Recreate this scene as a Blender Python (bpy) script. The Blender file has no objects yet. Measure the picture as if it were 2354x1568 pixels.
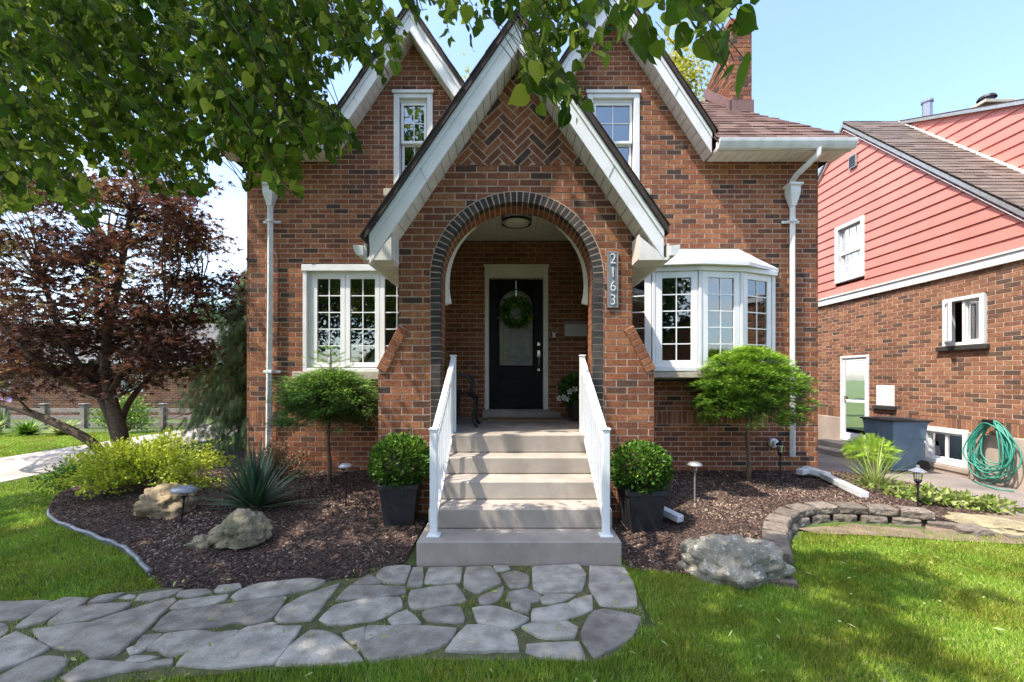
import bpy, math, random
import numpy as np
from mathutils import Vector, Matrix, noise, geometry

# ------------------------------------------------------------------ camera
scene = bpy.context.scene
col = scene.collection
EYE = 1.55
cam_d = bpy.data.cameras.new('camera'); cam = bpy.data.objects.new('camera', cam_d); col.objects.link(cam)
cam.location = (0, 0, EYE); cam.rotation_euler = (math.radians(90), 0, 0)
cam_d.sensor_width = 36; cam_d.lens = 970 / 2354 * 36; cam_d.shift_y = 86 / 2354
cam_d.clip_start = 0.05; cam_d.clip_end = 900
scene.camera = cam
# ------------------------------------------------------------------ light
SUN = Vector((-0.50, -0.26, 1.0)).normalized()
sun_d = bpy.data.lights.new('sun', 'SUN'); sun_d.energy = 2.5; sun_d.angle = math.radians(0.53); sun_d.color = (1, 0.93, 0.83)
sun = bpy.data.objects.new('sun', sun_d); col.objects.link(sun); sun.rotation_euler = SUN.to_track_quat('Z', 'Y').to_euler()
world = bpy.data.worlds.new("World"); scene.world = world; world.use_nodes = True
nt = world.node_tree; nt.nodes.clear()
n_out = nt.nodes.new('ShaderNodeOutputWorld'); n_bg = nt.nodes.new('ShaderNodeBackground')
n_sky = nt.nodes.new('ShaderNodeTexSky'); n_sky.sky_type = 'NISHITA'; n_sky.sun_disc = False
n_sky.sun_elevation = math.asin(SUN.z); n_sky.sun_rotation = math.atan2(SUN.x, SUN.y)
n_sky.air_density = 1.0; n_sky.dust_density = 1.9; n_sky.ozone_density = 2.4
tc = nt.nodes.new('ShaderNodeTexCoord'); mp = nt.nodes.new('ShaderNodeMapping'); mp.inputs['Scale'].default_value = (1, 1, 3.2)
nz = nt.nodes.new('ShaderNodeTexNoise'); nz.inputs['Scale'].default_value = 2.6; nz.inputs['Detail'].default_value = 7; nz.inputs['Roughness'].default_value = 0.55
cr = nt.nodes.new('ShaderNodeValToRGB'); cr.color_ramp.elements[0].position = 0.46; cr.color_ramp.elements[1].position = 0.68
sep = nt.nodes.new('ShaderNodeSeparateXYZ'); mr = nt.nodes.new('ShaderNodeMapRange')
mr.inputs[1].default_value = 0.15; mr.inputs[2].default_value = 0.42; mr.inputs[3].default_value = 1.0; mr.inputs[4].default_value = 0.0
mul = nt.nodes.new('ShaderNodeMath'); mul.operation = 'MULTIPLY'
mx = nt.nodes.new('ShaderNodeMix'); mx.data_type = 'RGBA'; mx.inputs[7].default_value = (3.6, 3.65, 3.75, 1)
L = nt.links
L.new(tc.outputs['Generated'], mp.inputs[0]); L.new(mp.outputs[0], nz.inputs['Vector']); L.new(nz.outputs[0], cr.inputs[0])
L.new(tc.outputs['Generated'], sep.inputs[0]); L.new(sep.outputs[2], mr.inputs[0])
L.new(cr.outputs[0], mul.inputs[0]); L.new(mr.outputs[0], mul.inputs[1])
L.new(mul.outputs[0], mx.inputs[0]); L.new(n_sky.outputs[0], mx.inputs[6]); L.new(mx.outputs[2], n_bg.inputs[0])
n_bg.inputs[1].default_value = 0.15; L.new(n_bg.outputs[0], n_out.inputs[0])
scene.view_settings.view_transform = 'Standard'; scene.view_settings.look = 'None'
scene.view_settings.exposure = 1.8; scene.view_settings.gamma = 1
scene.render.engine = 'CYCLES'
try:
    scene.cycles.max_bounces = 8; scene.cycles.transparent_max_bounces = 12; scene.cycles.caustics_reflective = False; scene.cycles.caustics_refractive = False
except Exception: pass

rnd = random.Random(7); npr = np.random.RandomState(11)

# real positions read off the street view: px,py on a 2354 px wide grid, depth d in metres
def W3(px, py, d): return Vector(((px - 1177) * d / 970, d, EYE - (py - 870) * d / 970))
def GD(px, py, z=0.0):
    d = (EYE - z) * 970 / (py - 870); return ((px - 1177) * d / 970, d)

# ------------------------------------------------------------------ materials
MATS = {}
def mat(name, c1, c2=None, rough=0.7, scale=6, bump=0.0, bscale=60, metal=0.0, ramp=None, trans=0.0, spec=0.35, detail=6, tcol=None, lo=0.35, hi=0.65, coat=0.0, tint=0.0):
    m = bpy.data.materials.new(name); m.use_nodes = True; t = m.node_tree; N = t.nodes; K = t.links
    b = N['Principled BSDF']; out = N['Material Output']
    b.inputs['Roughness'].default_value = rough; b.inputs['Metallic'].default_value = metal
    b.inputs['Specular IOR Level'].default_value = spec; b.inputs['Coat Weight'].default_value = coat
    geo = N.new('ShaderNodeNewGeometry')
    src = None
    if ramp:
        a1 = N.new('ShaderNodeAttribute'); a1.attribute_type = 'GEOMETRY'; a1.attribute_name = 'tone'
        a2 = N.new('ShaderNodeAttribute'); a2.attribute_type = 'OBJECT'; a2.attribute_name = 'tone'
        ad = N.new('ShaderNodeMath'); ad.operation = 'ADD'; K.new(a1.outputs['Fac'], ad.inputs[0]); K.new(a2.outputs['Fac'], ad.inputs[1])
        r = N.new('ShaderNodeValToRGB'); els = r.color_ramp.elements
        while len(els) < len(ramp): els.new(0.5)
        for e, (p, c) in zip(els, ramp): e.position = p; e.color = (*c, 1)
        K.new(ad.outputs[0], r.inputs[0]); src = r.outputs[0]
    if c2 is not None or ramp:
        nz = N.new('ShaderNodeTexNoise'); nz.inputs['Scale'].default_value = scale; nz.inputs['Detail'].default_value = detail
        K.new(geo.outputs['Position'], nz.inputs['Vector'])
        mr = N.new('ShaderNodeMapRange'); mr.inputs[1].default_value = lo; mr.inputs[2].default_value = hi; K.new(nz.outputs[0], mr.inputs[0])
        mx = N.new('ShaderNodeMix'); mx.data_type = 'RGBA'; K.new(mr.outputs[0], mx.inputs[0])
        if ramp:
            mx.blend_type = 'MULTIPLY'; K.new(src, mx.inputs[6]); mx.inputs[7].default_value = (*(c2 or (0.7, 0.7, 0.7)), 1)
        else:
            mx.inputs[6].default_value = (*c1, 1); mx.inputs[7].default_value = (*c2, 1)
        src = mx.outputs[2]
    if name.startswith(('brick', 'mortar', 'white', 'soffit', 'siding', 'concrete', 'flagstone', 'gutter', 'foundation')):
        n3 = N.new('ShaderNodeTexNoise'); n3.inputs['Scale'].default_value = 1.1; n3.inputs['Detail'].default_value = 9; n3.inputs['Roughness'].default_value = .7
        mp3 = N.new('ShaderNodeMapping'); mp3.inputs['Scale'].default_value = (1.4, 1.4, .55); K.new(geo.outputs['Position'], mp3.inputs[0]); K.new(mp3.outputs[0], n3.inputs['Vector'])
        r3 = N.new('ShaderNodeMapRange'); r3.inputs[1].default_value = .33; r3.inputs[2].default_value = .68; K.new(n3.outputs[0], r3.inputs[0])
        m3 = N.new('ShaderNodeMix'); m3.data_type = 'RGBA'; m3.blend_type = 'MULTIPLY'; m3.inputs[0].default_value = 1; K.new(src, m3.inputs[6])
        v3 = N.new('ShaderNodeMix'); v3.data_type = 'RGBA'; k3 = .70 if name.startswith(('brick', 'mortar', 'concrete', 'flag')) else .86; v3.inputs[6].default_value = (k3, k3 * .98, k3 * .96, 1); v3.inputs[7].default_value = (1.08, 1.08, 1.08, 1) if k3 < .8 else (1, 1, 1, 1)
        K.new(r3.outputs[0], v3.inputs[0]); K.new(v3.outputs[2], m3.inputs[7]); src = m3.outputs[2]
    if src is not None: K.new(src, b.inputs['Base Color'])
    else: b.inputs['Base Color'].default_value = (*c1, 1)
    if bump:
        n2 = N.new('ShaderNodeTexNoise'); n2.inputs['Scale'].default_value = bscale; n2.inputs['Detail'].default_value = 8; n2.inputs['Roughness'].default_value = 0.65
        K.new(geo.outputs['Position'], n2.inputs['Vector'])
        bp = N.new('ShaderNodeBump'); bp.inputs['Strength'].default_value = bump; bp.inputs['Distance'].default_value = 0.02
        K.new(n2.outputs[0], bp.inputs['Height']); K.new(bp.outputs[0], b.inputs['Normal'])
    if trans:
        tr = N.new('ShaderNodeBsdfTranslucent'); ms = N.new('ShaderNodeMixShader'); ms.inputs[0].default_value = trans
        if tcol: tr.inputs[0].default_value = (*tcol, 1)
        elif src is not None: K.new(src, tr.inputs[0])
        else: tr.inputs[0].default_value = (*c1, 1)
        K.new(b.outputs[0], ms.inputs[1]); K.new(tr.outputs[0], ms.inputs[2]); K.new(ms.outputs[0], out.inputs[0])
    MATS[name] = m; return m

BR = [(0.0, (.065, .045, .036)), (0.06, (.11, .06, .040)), (0.18, (.215, .083, .044)), (0.6, (.325, .115, .050)), (1.0, (.43, .185, .082))]
mat('brick', None, ramp=BR, c2=(.62, .6, .6), scale=35, bump=.5, bscale=110, rough=.85)
mat('brick_dark', None, ramp=[(0, (.035, .033, .032)), (.6, (.06, .054, .05)), (1, (.10, .082, .072))], c2=(.6, .6, .6), scale=30, bump=.45, bscale=110, rough=.8)
NR = [(0.0, (.11, .075, .055)), (0.15, (.17, .09, .06)), (0.4, (.29, .125, .07)), (1.0, (.42, .205, .115))]
mat('brick_neighbour', None, ramp=NR, c2=(.7, .68, .66), scale=25, bump=.4, bscale=90, rough=.85)
mat('mortar', (.56, .40, .30), (.42, .30, .225), scale=9, bump=.4, bscale=160, rough=.95)
mat('mortar_neighbour', (.60, .45, .33), (.46, .34, .25), scale=9, bump=.4, bscale=160, rough=.95)
mat('concrete_step', (.42, .365, .305), (.32, .28, .235), scale=3.5, bump=.25, bscale=120, rough=.88)
mat('concrete_drive', (.27, .235, .21), (.20, .175, .16), scale=1.6, bump=.3, bscale=70, rough=.9)
mat('concrete_left', (.46, .41, .36), (.36, .32, .28), scale=1.2, bump=.3, bscale=70, rough=.9)
mat('foundation', (.46, .37, .30), (.36, .29, .24), scale=2.5, bump=.3, bscale=60, rough=.9)
mat('asphalt', (.06, .06, .062), (.045, .045, .046), scale=4, bump=.3, bscale=80, rough=.9)
mat('limestone', (.46, .41, .33), (.36, .32, .26), scale=12, bump=.25, bscale=90, rough=.85)
mat('white_paint', (.78, .79, .79), (.70, .71, .71), scale=5, rough=.42, bump=.04, bscale=200)
mat('white_vinyl', (.83, .84, .84), (.78, .79, .79), scale=3, rough=.35)
mat('soffit_white', (.74, .71, .66), (.62, .59, .54), scale=6, rough=.55)
mat('soffit_groove', (.30, .28, .25), (.22, .205, .18), scale=6, rough=.8)
mat('cream_paint', (.80, .76, .65), (.74, .70, .60), scale=6, rough=.5)
mat('gutter_white', (.72, .74, .74), (.60, .62, .60), scale=8, rough=.38)
mat('downspout_grime', (.66, .67, .65), (.40, .38, .33), scale=9, rough=.5, lo=.5, hi=.72)
mat('shingle', None, ramp=[(0, (.085, .048, .038)), (.5, (.15, .09, .073)), (1, (.215, .14, .115))], c2=(.75, .72, .7), scale=70, bump=.6, bscale=180, rough=.95)
mat('shingle_edge', (.035, .026, .024), (.055, .04, .035), scale=30, rough=.9, bump=.4)
mat('shingle_neighbour', None, ramp=[(0, (.11, .085, .07)), (.5, (.155, .12, .10)), (1, (.20, .155, .13))], c2=(.8, .8, .8), scale=60, bump=.5, bscale=180, rough=.95)
mat('shingle_grey', (.085, .08, .08), (.12, .115, .11), scale=6, bump=.4, bscale=60, rough=.95)
mat('siding_salmon', (.66, .235, .19), (.60, .21, .168), scale=1.5, rough=.55, bump=.03, bscale=60)
mat('flashing', (.20, .11, .095), (.16, .09, .08), scale=8, rough=.6)
mat('door_black', (.006, .006, .0065), (.009, .009, .0095), scale=5, rough=.45, bump=.03, bscale=40, spec=.12)
mat('metal_black', (.02, .02, .022), (.012, .012, .013), rough=.38, scale=20)
mat('nickel', (.60, .57, .52), rough=.25, metal=1.0)
mat('sign_grey', (.20, .215, .23), (.17, .18, .195), rough=.5, scale=30)
mat('mailbox_metal', (.50, .47, .43), (.42, .40, .37), rough=.45, scale=9)
mat('pot_black', (.022, .022, .024), (.032, .032, .033), rough=.45, scale=12, bump=.05, bscale=60)
mat('solar_cap', (.33, .34, .37), (.24, .25, .28), rough=.35, scale=30, metal=.4)
mat('solar_steel', (.50, .50, .49), (.38, .38, .37), rough=.35, scale=30, metal=.6)
mat('bin_blue', (.13, .21, .29), (.10, .17, .24), rough=.5, scale=5, bump=.05)
mat('bin_lid', (.028, .028, .03), (.04, .038, .038), rough=.6, scale=6)
mat('rubber', (.02, .02, .02), rough=.8)
mat('hose_green', (.035, .22, .16), (.05, .28, .21), rough=.35, scale=20)
mat('soil', (.04, .027, .021), (.075, .05, .038), scale=14, bump=.8, bscale=60, rough=1)
mat('mulch', None, ramp=[(0, (.032, .021, .017)), (.4, (.075, .046, .036)), (.72, (.15, .09, .068)), (.92, (.27, .18, .13)), (1, (.45, .36, .27))], c2=(.7, .68, .66), scale=90, rough=.95)
mat('dry_soil', (.24, .175, .12), (.15, .11, .075), scale=7, bump=.8, bscale=50, rough=1)
mat('moss_joint', (.16, .15, .07), (.085, .095, .035), scale=11, bump=.9, bscale=70, rough=1)
mat('lawn_soil', (.055, .085, .022), (.085, .12, .03), scale=5, bump=.8, bscale=60, rough=1)
mat('grass', None, ramp=[(0, (.11, .20, .02)), (.45, (.25, .42, .04)), (.85, (.44, .58, .07)), (1, (.66, .62, .24))], c2=(.84, .70, .60), scale=2.3, rough=.6, trans=.4, lo=.4, hi=.6)
mat('flagstone', None, ramp=[(0, (.38, .34, .28)), (.5, (.52, .47, .39)), (1, (.63, .58, .485))], c2=(.58, .57, .56), scale=9, bump=1.0, bscale=55, rough=.88, detail=10)
mat('retaining_block', None, ramp=[(0, (.18, .15, .12)), (1, (.28, .235, .19))], c2=(.62, .6, .58), scale=20, bump=1.0, bscale=60, rough=.95)
mat('rock_tan', (.42, .31, .18), (.10, .085, .045), scale=13, bump=1.2, bscale=28, rough=.95)
mat('rock_moss', (.30, .25, .15), (.07, .07, .035), scale=13, bump=1.2, bscale=30, rough=.95)
mat('rock_grey', (.50, .47, .40), (.075, .075, .055), scale=11, bump=1.4, bscale=26, rough=.95, lo=.44, hi=.60, detail=12)
mat('stone_yellow', (.44, .36, .20), (.27, .24, .14), scale=8, bump=.8, bscale=30, rough=.95)
mat('edging', (.24, .25, .26), (.11, .115, .12), scale=14, rough=.5)
mat('bark_dark', (.075, .05, .034), (.14, .10, .07), scale=22, bump=.9, bscale=50, rough=.95)
mat('bark_light', (.20, .14, .09), (.12, .085, .055), scale=25, bump=.7, bscale=60, rough=.95)
mat('leaf_linden', None, ramp=[(0, (.04, .09, .010)), (.5, (.11, .19, .016)), (.8, (.22, .31, .03)), (1, (.44, .48, .07))], c2=(.8, .85, .7), scale=6, rough=.62, trans=.52, spec=.12)
mat('linden_bract', None, ramp=[(0, (.22, .30, .05)), (1, (.50, .52, .16))], c2=(.85, .85, .7), scale=6, rough=.6, trans=.5, spec=.1)
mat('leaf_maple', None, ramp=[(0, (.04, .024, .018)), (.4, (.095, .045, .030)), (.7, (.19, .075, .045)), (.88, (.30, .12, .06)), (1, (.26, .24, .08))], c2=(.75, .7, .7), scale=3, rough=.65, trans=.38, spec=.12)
mat('leaf_spruce', None, ramp=[(0, (.016, .05, .012)), (.5, (.10, .22, .03)), (1, (.34, .50, .06))], c2=(.75, .8, .7), scale=9, rough=.6, trans=.15)
mat('leaf_spruce_bright', None, ramp=[(0, (.018, .055, .008)), (.4, (.14, .29, .025)), (1, (.46, .62, .06))], c2=(.75, .8, .7), scale=9, rough=.6, trans=.2)
mat('leaf_bluespruce', None, ramp=[(0, (.07, .14, .06)), (.5, (.22, .34, .15)), (1, (.42, .54, .27))], c2=(.75, .8, .75), scale=7, rough=.65, trans=.1)
mat('leaf_box', None, ramp=[(0, (.02, .06, .008)), (.5, (.08, .19, .018)), (1, (.28, .42, .045))], c2=(.75, .8, .7), scale=9, rough=.5, trans=.25)
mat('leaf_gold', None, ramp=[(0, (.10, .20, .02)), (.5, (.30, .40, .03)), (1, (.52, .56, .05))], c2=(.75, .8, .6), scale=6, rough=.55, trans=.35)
mat('leaf_yellowtree', None, ramp=[(0, (.20, .24, .02)), (.5, (.40, .38, .025)), (1, (.58, .50, .04))], c2=(.75, .8, .6), scale=2, rough=.6, trans=.4)
mat('leaf_yucca', None, ramp=[(0, (.025, .065, .038)), (.6, (.065, .13, .07)), (1, (.16, .24, .125))], c2=(.75, .8, .75), scale=12, rough=.45)
mat('leaf_lily', None, ramp=[(0, (.12, .22, .03)), (.5, (.26, .34, .07)), (1, (.50, .50, .22))], c2=(.8, .85, .7), scale=12, rough=.5, trans=.3)
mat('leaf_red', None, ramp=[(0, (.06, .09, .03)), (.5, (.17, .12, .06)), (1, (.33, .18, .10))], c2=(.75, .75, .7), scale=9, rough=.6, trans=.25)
mat('leaf_far', None, ramp=[(0, (.03, .07, .015)), (1, (.10, .17, .035))], c2=(.7, .75, .7), scale=2, rough=.65, trans=.25)
mat('petal_white', (.85, .85, .80), rough=.6, trans=.3)
mat('petal_purple', (.42, .30, .55), rough=.6, trans=.3)
mat('wood_fence', (.27, .235, .20), (.17, .15, .13), scale=14, rough=.85, bump=.3)
mat('mat_tan', (.35, .22, .12), (.26, .16, .09), scale=40, rough=1, bump=.5, bscale=120)
mat('shade_beige', (.22, .20, .17), (.18, .165, .14), scale=6)
mat('blind', (.62, .60, .54), rough=.7)
mat('curtain', (.70, .67, .60), (.62, .60, .54), scale=8, rough=.9)
mat('interior', (.16, .14, .12), (.10, .09, .08), scale=1.5, rough=.9)
mat('frosted', (.20, .22, .155), (.13, .145, .105), rough=.25, scale=14, bump=.5, bscale=60, spec=.6)
mat('lamp_glass', (.72, .66, .56), rough=.35)
mat('lead_came', (.45, .38, .2), rough=.35, metal=.8)
mat('pale_siding', (.72, .70, .64), (.66, .64, .58), scale=2, rough=.6)
def glassmat(name, tint, refl):
    m = bpy.data.materials.new(name); m.use_nodes = True; t = m.node_tree; N = t.nodes; K = t.links
    N.remove(N['Principled BSDF']); tr = N.new('ShaderNodeBsdfTransparent'); gl = N.new('ShaderNodeBsdfGlossy')
    tr.inputs[0].default_value = (*tint, 1); gl.inputs['Roughness'].default_value = .015; gl.inputs[0].default_value = (.95, .98, 1, 1)
    fr = N.new('ShaderNodeFresnel'); fr.inputs[0].default_value = 1.5; ad = N.new('ShaderNodeMath'); ad.operation = 'ADD'; ad.inputs[1].default_value = refl; ad.use_clamp = True
    nz = N.new('ShaderNodeTexNoise'); nz.inputs['Scale'].default_value = 2.2; bp = N.new('ShaderNodeBump'); bp.inputs['Strength'].default_value = .05; bp.inputs['Distance'].default_value = .02
    g = N.new('ShaderNodeNewGeometry'); K.new(g.outputs['Position'], nz.inputs['Vector']); K.new(nz.outputs[0], bp.inputs['Height']); K.new(bp.outputs[0], gl.inputs['Normal'])
    ms = N.new('ShaderNodeMixShader'); K.new(fr.outputs[0], ad.inputs[0]); K.new(ad.outputs[0], ms.inputs[0]); K.new(tr.outputs[0], ms.inputs[1]); K.new(gl.outputs[0], ms.inputs[2])
    K.new(ms.outputs[0], N['Material Output'].inputs[0]); MATS[name] = m
glassmat('glass', (.62, .66, .64), .13)
glassmat('clear_glass', (.9, .92, .92), .02)

def rockmat(name, a, b, speck, amount=.56):
    mat(name, a, b, rough=.97, scale=3.2, bump=1.3, bscale=34, detail=12, lo=.36, hi=.62); t = MATS[name].node_tree; N = t.nodes; K = t.links; bs = N['Principled BSDF']; old = bs.inputs['Base Color'].links[0].from_socket
    g = N.new('ShaderNodeNewGeometry'); n = N.new('ShaderNodeTexNoise'); n.inputs['Scale'].default_value = 21; n.inputs['Detail'].default_value = 12; n.inputs['Roughness'].default_value = .8; K.new(g.outputs['Position'], n.inputs['Vector'])
    r = N.new('ShaderNodeMapRange'); r.inputs[1].default_value = amount; r.inputs[2].default_value = amount + .08; K.new(n.outputs[0], r.inputs[0]); m = N.new('ShaderNodeMix'); m.data_type = 'RGBA'; K.new(r.outputs[0], m.inputs[0]); K.new(old, m.inputs[6]); m.inputs[7].default_value = (*speck, 1)
    n2 = N.new('ShaderNodeTexNoise'); n2.inputs['Scale'].default_value = 15; n2.inputs['Detail'].default_value = 12; n2.inputs['Roughness'].default_value = .75; K.new(g.outputs['Position'], n2.inputs['Vector']); r2 = N.new('ShaderNodeMapRange'); r2.inputs[1].default_value = .52; r2.inputs[2].default_value = .66; r2.inputs[4].default_value = .85; K.new(n2.outputs[1], r2.inputs[0])
    m2 = N.new('ShaderNodeMix'); m2.data_type = 'RGBA'; K.new(r2.outputs[0], m2.inputs[0]); K.new(m.outputs[2], m2.inputs[6]); m2.inputs[7].default_value = (.045, .045, .032, 1); K.new(m2.outputs[2], bs.inputs['Base Color'])
rockmat('rock_grey', (.42, .37, .28), (.18, .175, .135), (.66, .63, .55), .54); rockmat('rock_moss', (.36, .30, .20), (.16, .155, .085), (.52, .47, .35), .57); rockmat('rock_tan', (.46, .34, .20), (.24, .19, .11), (.60, .50, .34), .58); rockmat('stone_yellow', (.40, .34, .20), (.26, .22, .13), (.52, .46, .32), .57)
# ------------------------------------------------------------------ object helpers
def link(name, me, parent=None, kind=None):
    o = bpy.data.objects.new(name, me); col.objects.link(o)
    if parent:
        o.parent = parent
        if parent.parent is None: o.matrix_parent_inverse = Matrix.Translation(parent.location).inverted()
    if kind: o['kind'] = kind
    return o
def tag(o, label, cat, group=None, kind=None):
    o['label'] = label; o['category'] = cat
    if group: o['group'] = group
    if kind: o['kind'] = kind
    return o
def thing(name, label, cat, loc=(0, 0, 0), group=None):
    o = bpy.data.objects.new(name, None); col.objects.link(o); o.empty_display_size = .1
    o.location = loc
    return tag(o, label, cat, group)
def unparent_loc(o, parent):
    o.parent = parent; o.matrix_parent_inverse = Matrix.Translation(parent.location).inverted()
class MB:
    def __init__(s): s.v = []; s.f = []; s.t = []
    def add(s, vs, fs, tone=0.5):
        k = len(s.v); s.v += [tuple(p) for p in vs]; s.f += [tuple(i + k for i in f) for f in fs]; s.t += [tone] * len(fs)
    def box(s, x0, x1, y0, y1, z0, z1, tone=.5, M=None):
        vs = [Vector((x, y, z)) for z in (z0, z1) for y in (y0, y1) for x in (x0, x1)]
        if M is not None: vs = [M @ p for p in vs]
        s.add(vs, [(0, 2, 3, 1), (4, 5, 7, 6), (0, 1, 5, 4), (2, 6, 7, 3), (0, 4, 6, 2), (1, 3, 7, 5)], tone)
    def prism(s, pts, vec, tone=.5, caps=True):
        n = len(pts); vec = Vector(vec); vs = [Vector(p) for p in pts] + [Vector(p) + vec for p in pts]
        fs = [(i, (i + 1) % n, n + (i + 1) % n, n + i) for i in range(n)]
        if caps: fs += [tuple(range(n))[::-1], tuple(range(n, 2 * n))]
        s.add(vs, fs, tone)
    def bar(s, p, q, w, h=None, tone=.5, up=(0, 0, 1)):
        p = Vector(p); q = Vector(q); h = h or w; d = (q - p); Ln = d.length; d.normalize(); up = Vector(up)
        if abs(d.dot(up)) > .98: up = Vector((0, 1, 0))
        r = d.cross(up).normalized(); u = r.cross(d)
        c = [r * a * w / 2 + u * b * h / 2 for a, b in ((-1, -1), (1, -1), (1, 1), (-1, 1))]
        s.prism([p + k for k in c], d * Ln, tone)
    def tube(s, pts, r, n=6, tone=.5, cap=True):
        pts = [Vector(p) for p in pts]; m = len(pts); rr = r if isinstance(r, (list, tuple)) else [r] * m
        vs = []; prev = None
        for i, p in enumerate(pts):
            d = (pts[min(i + 1, m - 1)] - pts[max(i - 1, 0)]); d = d.normalized() if d.length > 1e-9 else Vector((0, 0, 1))
            if prev is None: a = d.orthogonal().normalized()
            else: a = (prev - d * prev.dot(d)); a = a.normalized() if a.length > 1e-6 else d.orthogonal().normalized()
            prev = a; b = d.cross(a)
            for k in range(n):
                t = 2 * math.pi * (k + .5) / n; vs.append(p + (a * math.cos(t) + b * math.sin(t)) * rr[i])
        fs = [(i * n + k, i * n + (k + 1) % n, (i + 1) * n + (k + 1) % n, (i + 1) * n + k) for i in range(m - 1) for k in range(n)]
        if cap: fs += [tuple(range(n))[::-1], tuple(range((m - 1) * n, m * n))]
        s.add(vs, fs, tone)
    def lathe(s, prof, c=(0, 0, 0), n=16, tone=.5):
        c = Vector(c); vs = [c + Vector((r * math.cos(2 * math.pi * k / n), r * math.sin(2 * math.pi * k / n), z)) for r, z in prof for k in range(n)]
        m = len(prof); fs = [(i * n + k, i * n + (k + 1) % n, (i + 1) * n + (k + 1) % n, (i + 1) * n + k) for i in range(m - 1) for k in range(n)]
        s.add(vs, fs, tone)
    def sqlathe(s, prof, c=(0, 0, 0), rot=0):
        c = Vector(c); vs = []
        for r, z in prof:
            for a, b in ((-1, -1), (1, -1), (1, 1), (-1, 1)):
                x, y = a * r, b * r; vs.append(c + Vector((x * math.cos(rot) - y * math.sin(rot), x * math.sin(rot) + y * math.cos(rot), z)))
        m = len(prof); s.add(vs, [(i * 4 + k, i * 4 + (k + 1) % 4, (i + 1) * 4 + (k + 1) % 4, (i + 1) * 4 + k) for i in range(m - 1) for k in range(4)])
    def mesh(s, name, m, smooth=False, tone=True):
        me = bpy.data.meshes.new(name); me.from_pydata(s.v, [], s.f); me.materials.append(MATS[m])
        if tone and s.f:
            a = me.attributes.new('tone', 'FLOAT', 'FACE'); a.data.foreach_set('value', np.array(s.t, dtype=np.float32))
        if smooth: me.polygons.foreach_set('use_smooth', [True] * len(me.polygons))
        me.update(); return me
    def build(s, name, m, parent=None, kind=None, smooth=False, bevel=0):
        o = link(name, s.mesh(name, m, smooth), parent, kind)
        if bevel:
            b = o.modifiers.new('bevel', 'BEVEL'); b.width = bevel; b.segments = 1; b.limit_method = 'ANGLE'
        return o
def np_mesh(name, V, F, m, tone=None, smooth=False):
    me = bpy.data.meshes.new(name); k = F.shape[1]
    me.vertices.add(len(V)); me.vertices.foreach_set('co', V.astype(np.float32).ravel())
    me.loops.add(F.size); me.loops.foreach_set('vertex_index', F.astype(np.int32).ravel())
    me.polygons.add(len(F)); me.polygons.foreach_set('loop_start', np.arange(0, F.size, k, dtype=np.int32))
    try: me.polygons.foreach_set('loop_total', np.full(len(F), k, dtype=np.int32))
    except Exception: pass
    me.materials.append(MATS[m])
    if tone is not None:
        a = me.attributes.new('tone', 'FLOAT', 'FACE'); a.data.foreach_set('value', tone.astype(np.float32))
    me.update(calc_edges=True)
    if smooth: me.polygons.foreach_set('use_smooth', [True] * len(F))
    return me
def basis(D, roll, up=(0, 0, 1)):
    """rows: leaf X (width), Y (length, along D), Z (face normal)"""
    D = D / (np.linalg.norm(D, axis=1, keepdims=True) + 1e-9)
    U = np.tile(np.array(up, float), (len(D), 1)); par = np.abs((D * U).sum(1)) > .97; U[par] = (0, 1, 0.1)
    X = np.cross(D, U); X /= np.linalg.norm(X, axis=1, keepdims=True) + 1e-9; Z = np.cross(X, D)
    c, s = np.cos(roll)[:, None], np.sin(roll)[:, None]
    X2 = X * c + Z * s; Z2 = -X * s + Z * c
    return np.stack([X2, D, Z2], axis=1)
def scatter(T, F, P, B, S, tone):
    """T template verts, P positions, B (n,3,3) basis, S scale (n,) or (n,3)"""
    S = np.asarray(S); S = S[:, None] * np.ones((1, 3)) if S.ndim == 1 else S
    V = np.einsum('tk,nk,nkj->ntj', T, S, B) + P[:, None, :]
    n, t = len(P), len(T); FF = (F[None] + (np.arange(n) * t)[:, None, None]).reshape(-1, F.shape[1])
    return V.reshape(-1, 3), FF, np.repeat(tone, len(F))
def foliage(name, T, F, P, D, roll, S, tone, m, parent=None, kind=None):
    V, FF, TT = scatter(T, F, P, basis(D, roll), S, tone)
    o = link(name, np_mesh(name, V, FF, m, TT), parent, kind)
    return o
# templates (x width, y length, z normal)
_ol = [(0, -.02), (.20, -.10), (.36, -.06), (.47, .08), (.51, .26), (.47, .45), (.36, .64), (.21, .82), (.09, .95), (0, 1.14)]
FINE_T = [(x, y, .10 * abs(x) - .05 * y * y) for x, y in _ol] + [(-x, y, .10 * abs(x) - .05 * y * y) for x, y in _ol[1:-1][::-1]]
FINE_F = [tuple([len(FINE_T), i, (i + 1) % len(FINE_T)]) for i in range(len(FINE_T))]; FINE_T.append((0, .4, -.01))
LINDEN_T = np.array([(0, 0, 0), (.36, -.08, .05), (.52, .25, .07), (.36, .62, .04), (0, 1.08, -.10), (-.36, .62, .04), (-.52, .25, .07), (-.36, -.08, .05), (0, .45, -.02)])
LINDEN_F = np.array([(0, 1, 8), (1, 2, 8), (2, 3, 8), (3, 4, 8), (4, 5, 8), (5, 6, 8), (6, 7, 8), (7, 0, 8)])
LEAF_T = np.array([(0, 0, 0), (.26, .45, .06), (0, 1, -.05), (-.26, .45, .06)]); LEAF_F = np.array([(0, 1, 2), (0, 2, 3)])
STAR_T = []; STAR_F = []
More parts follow.
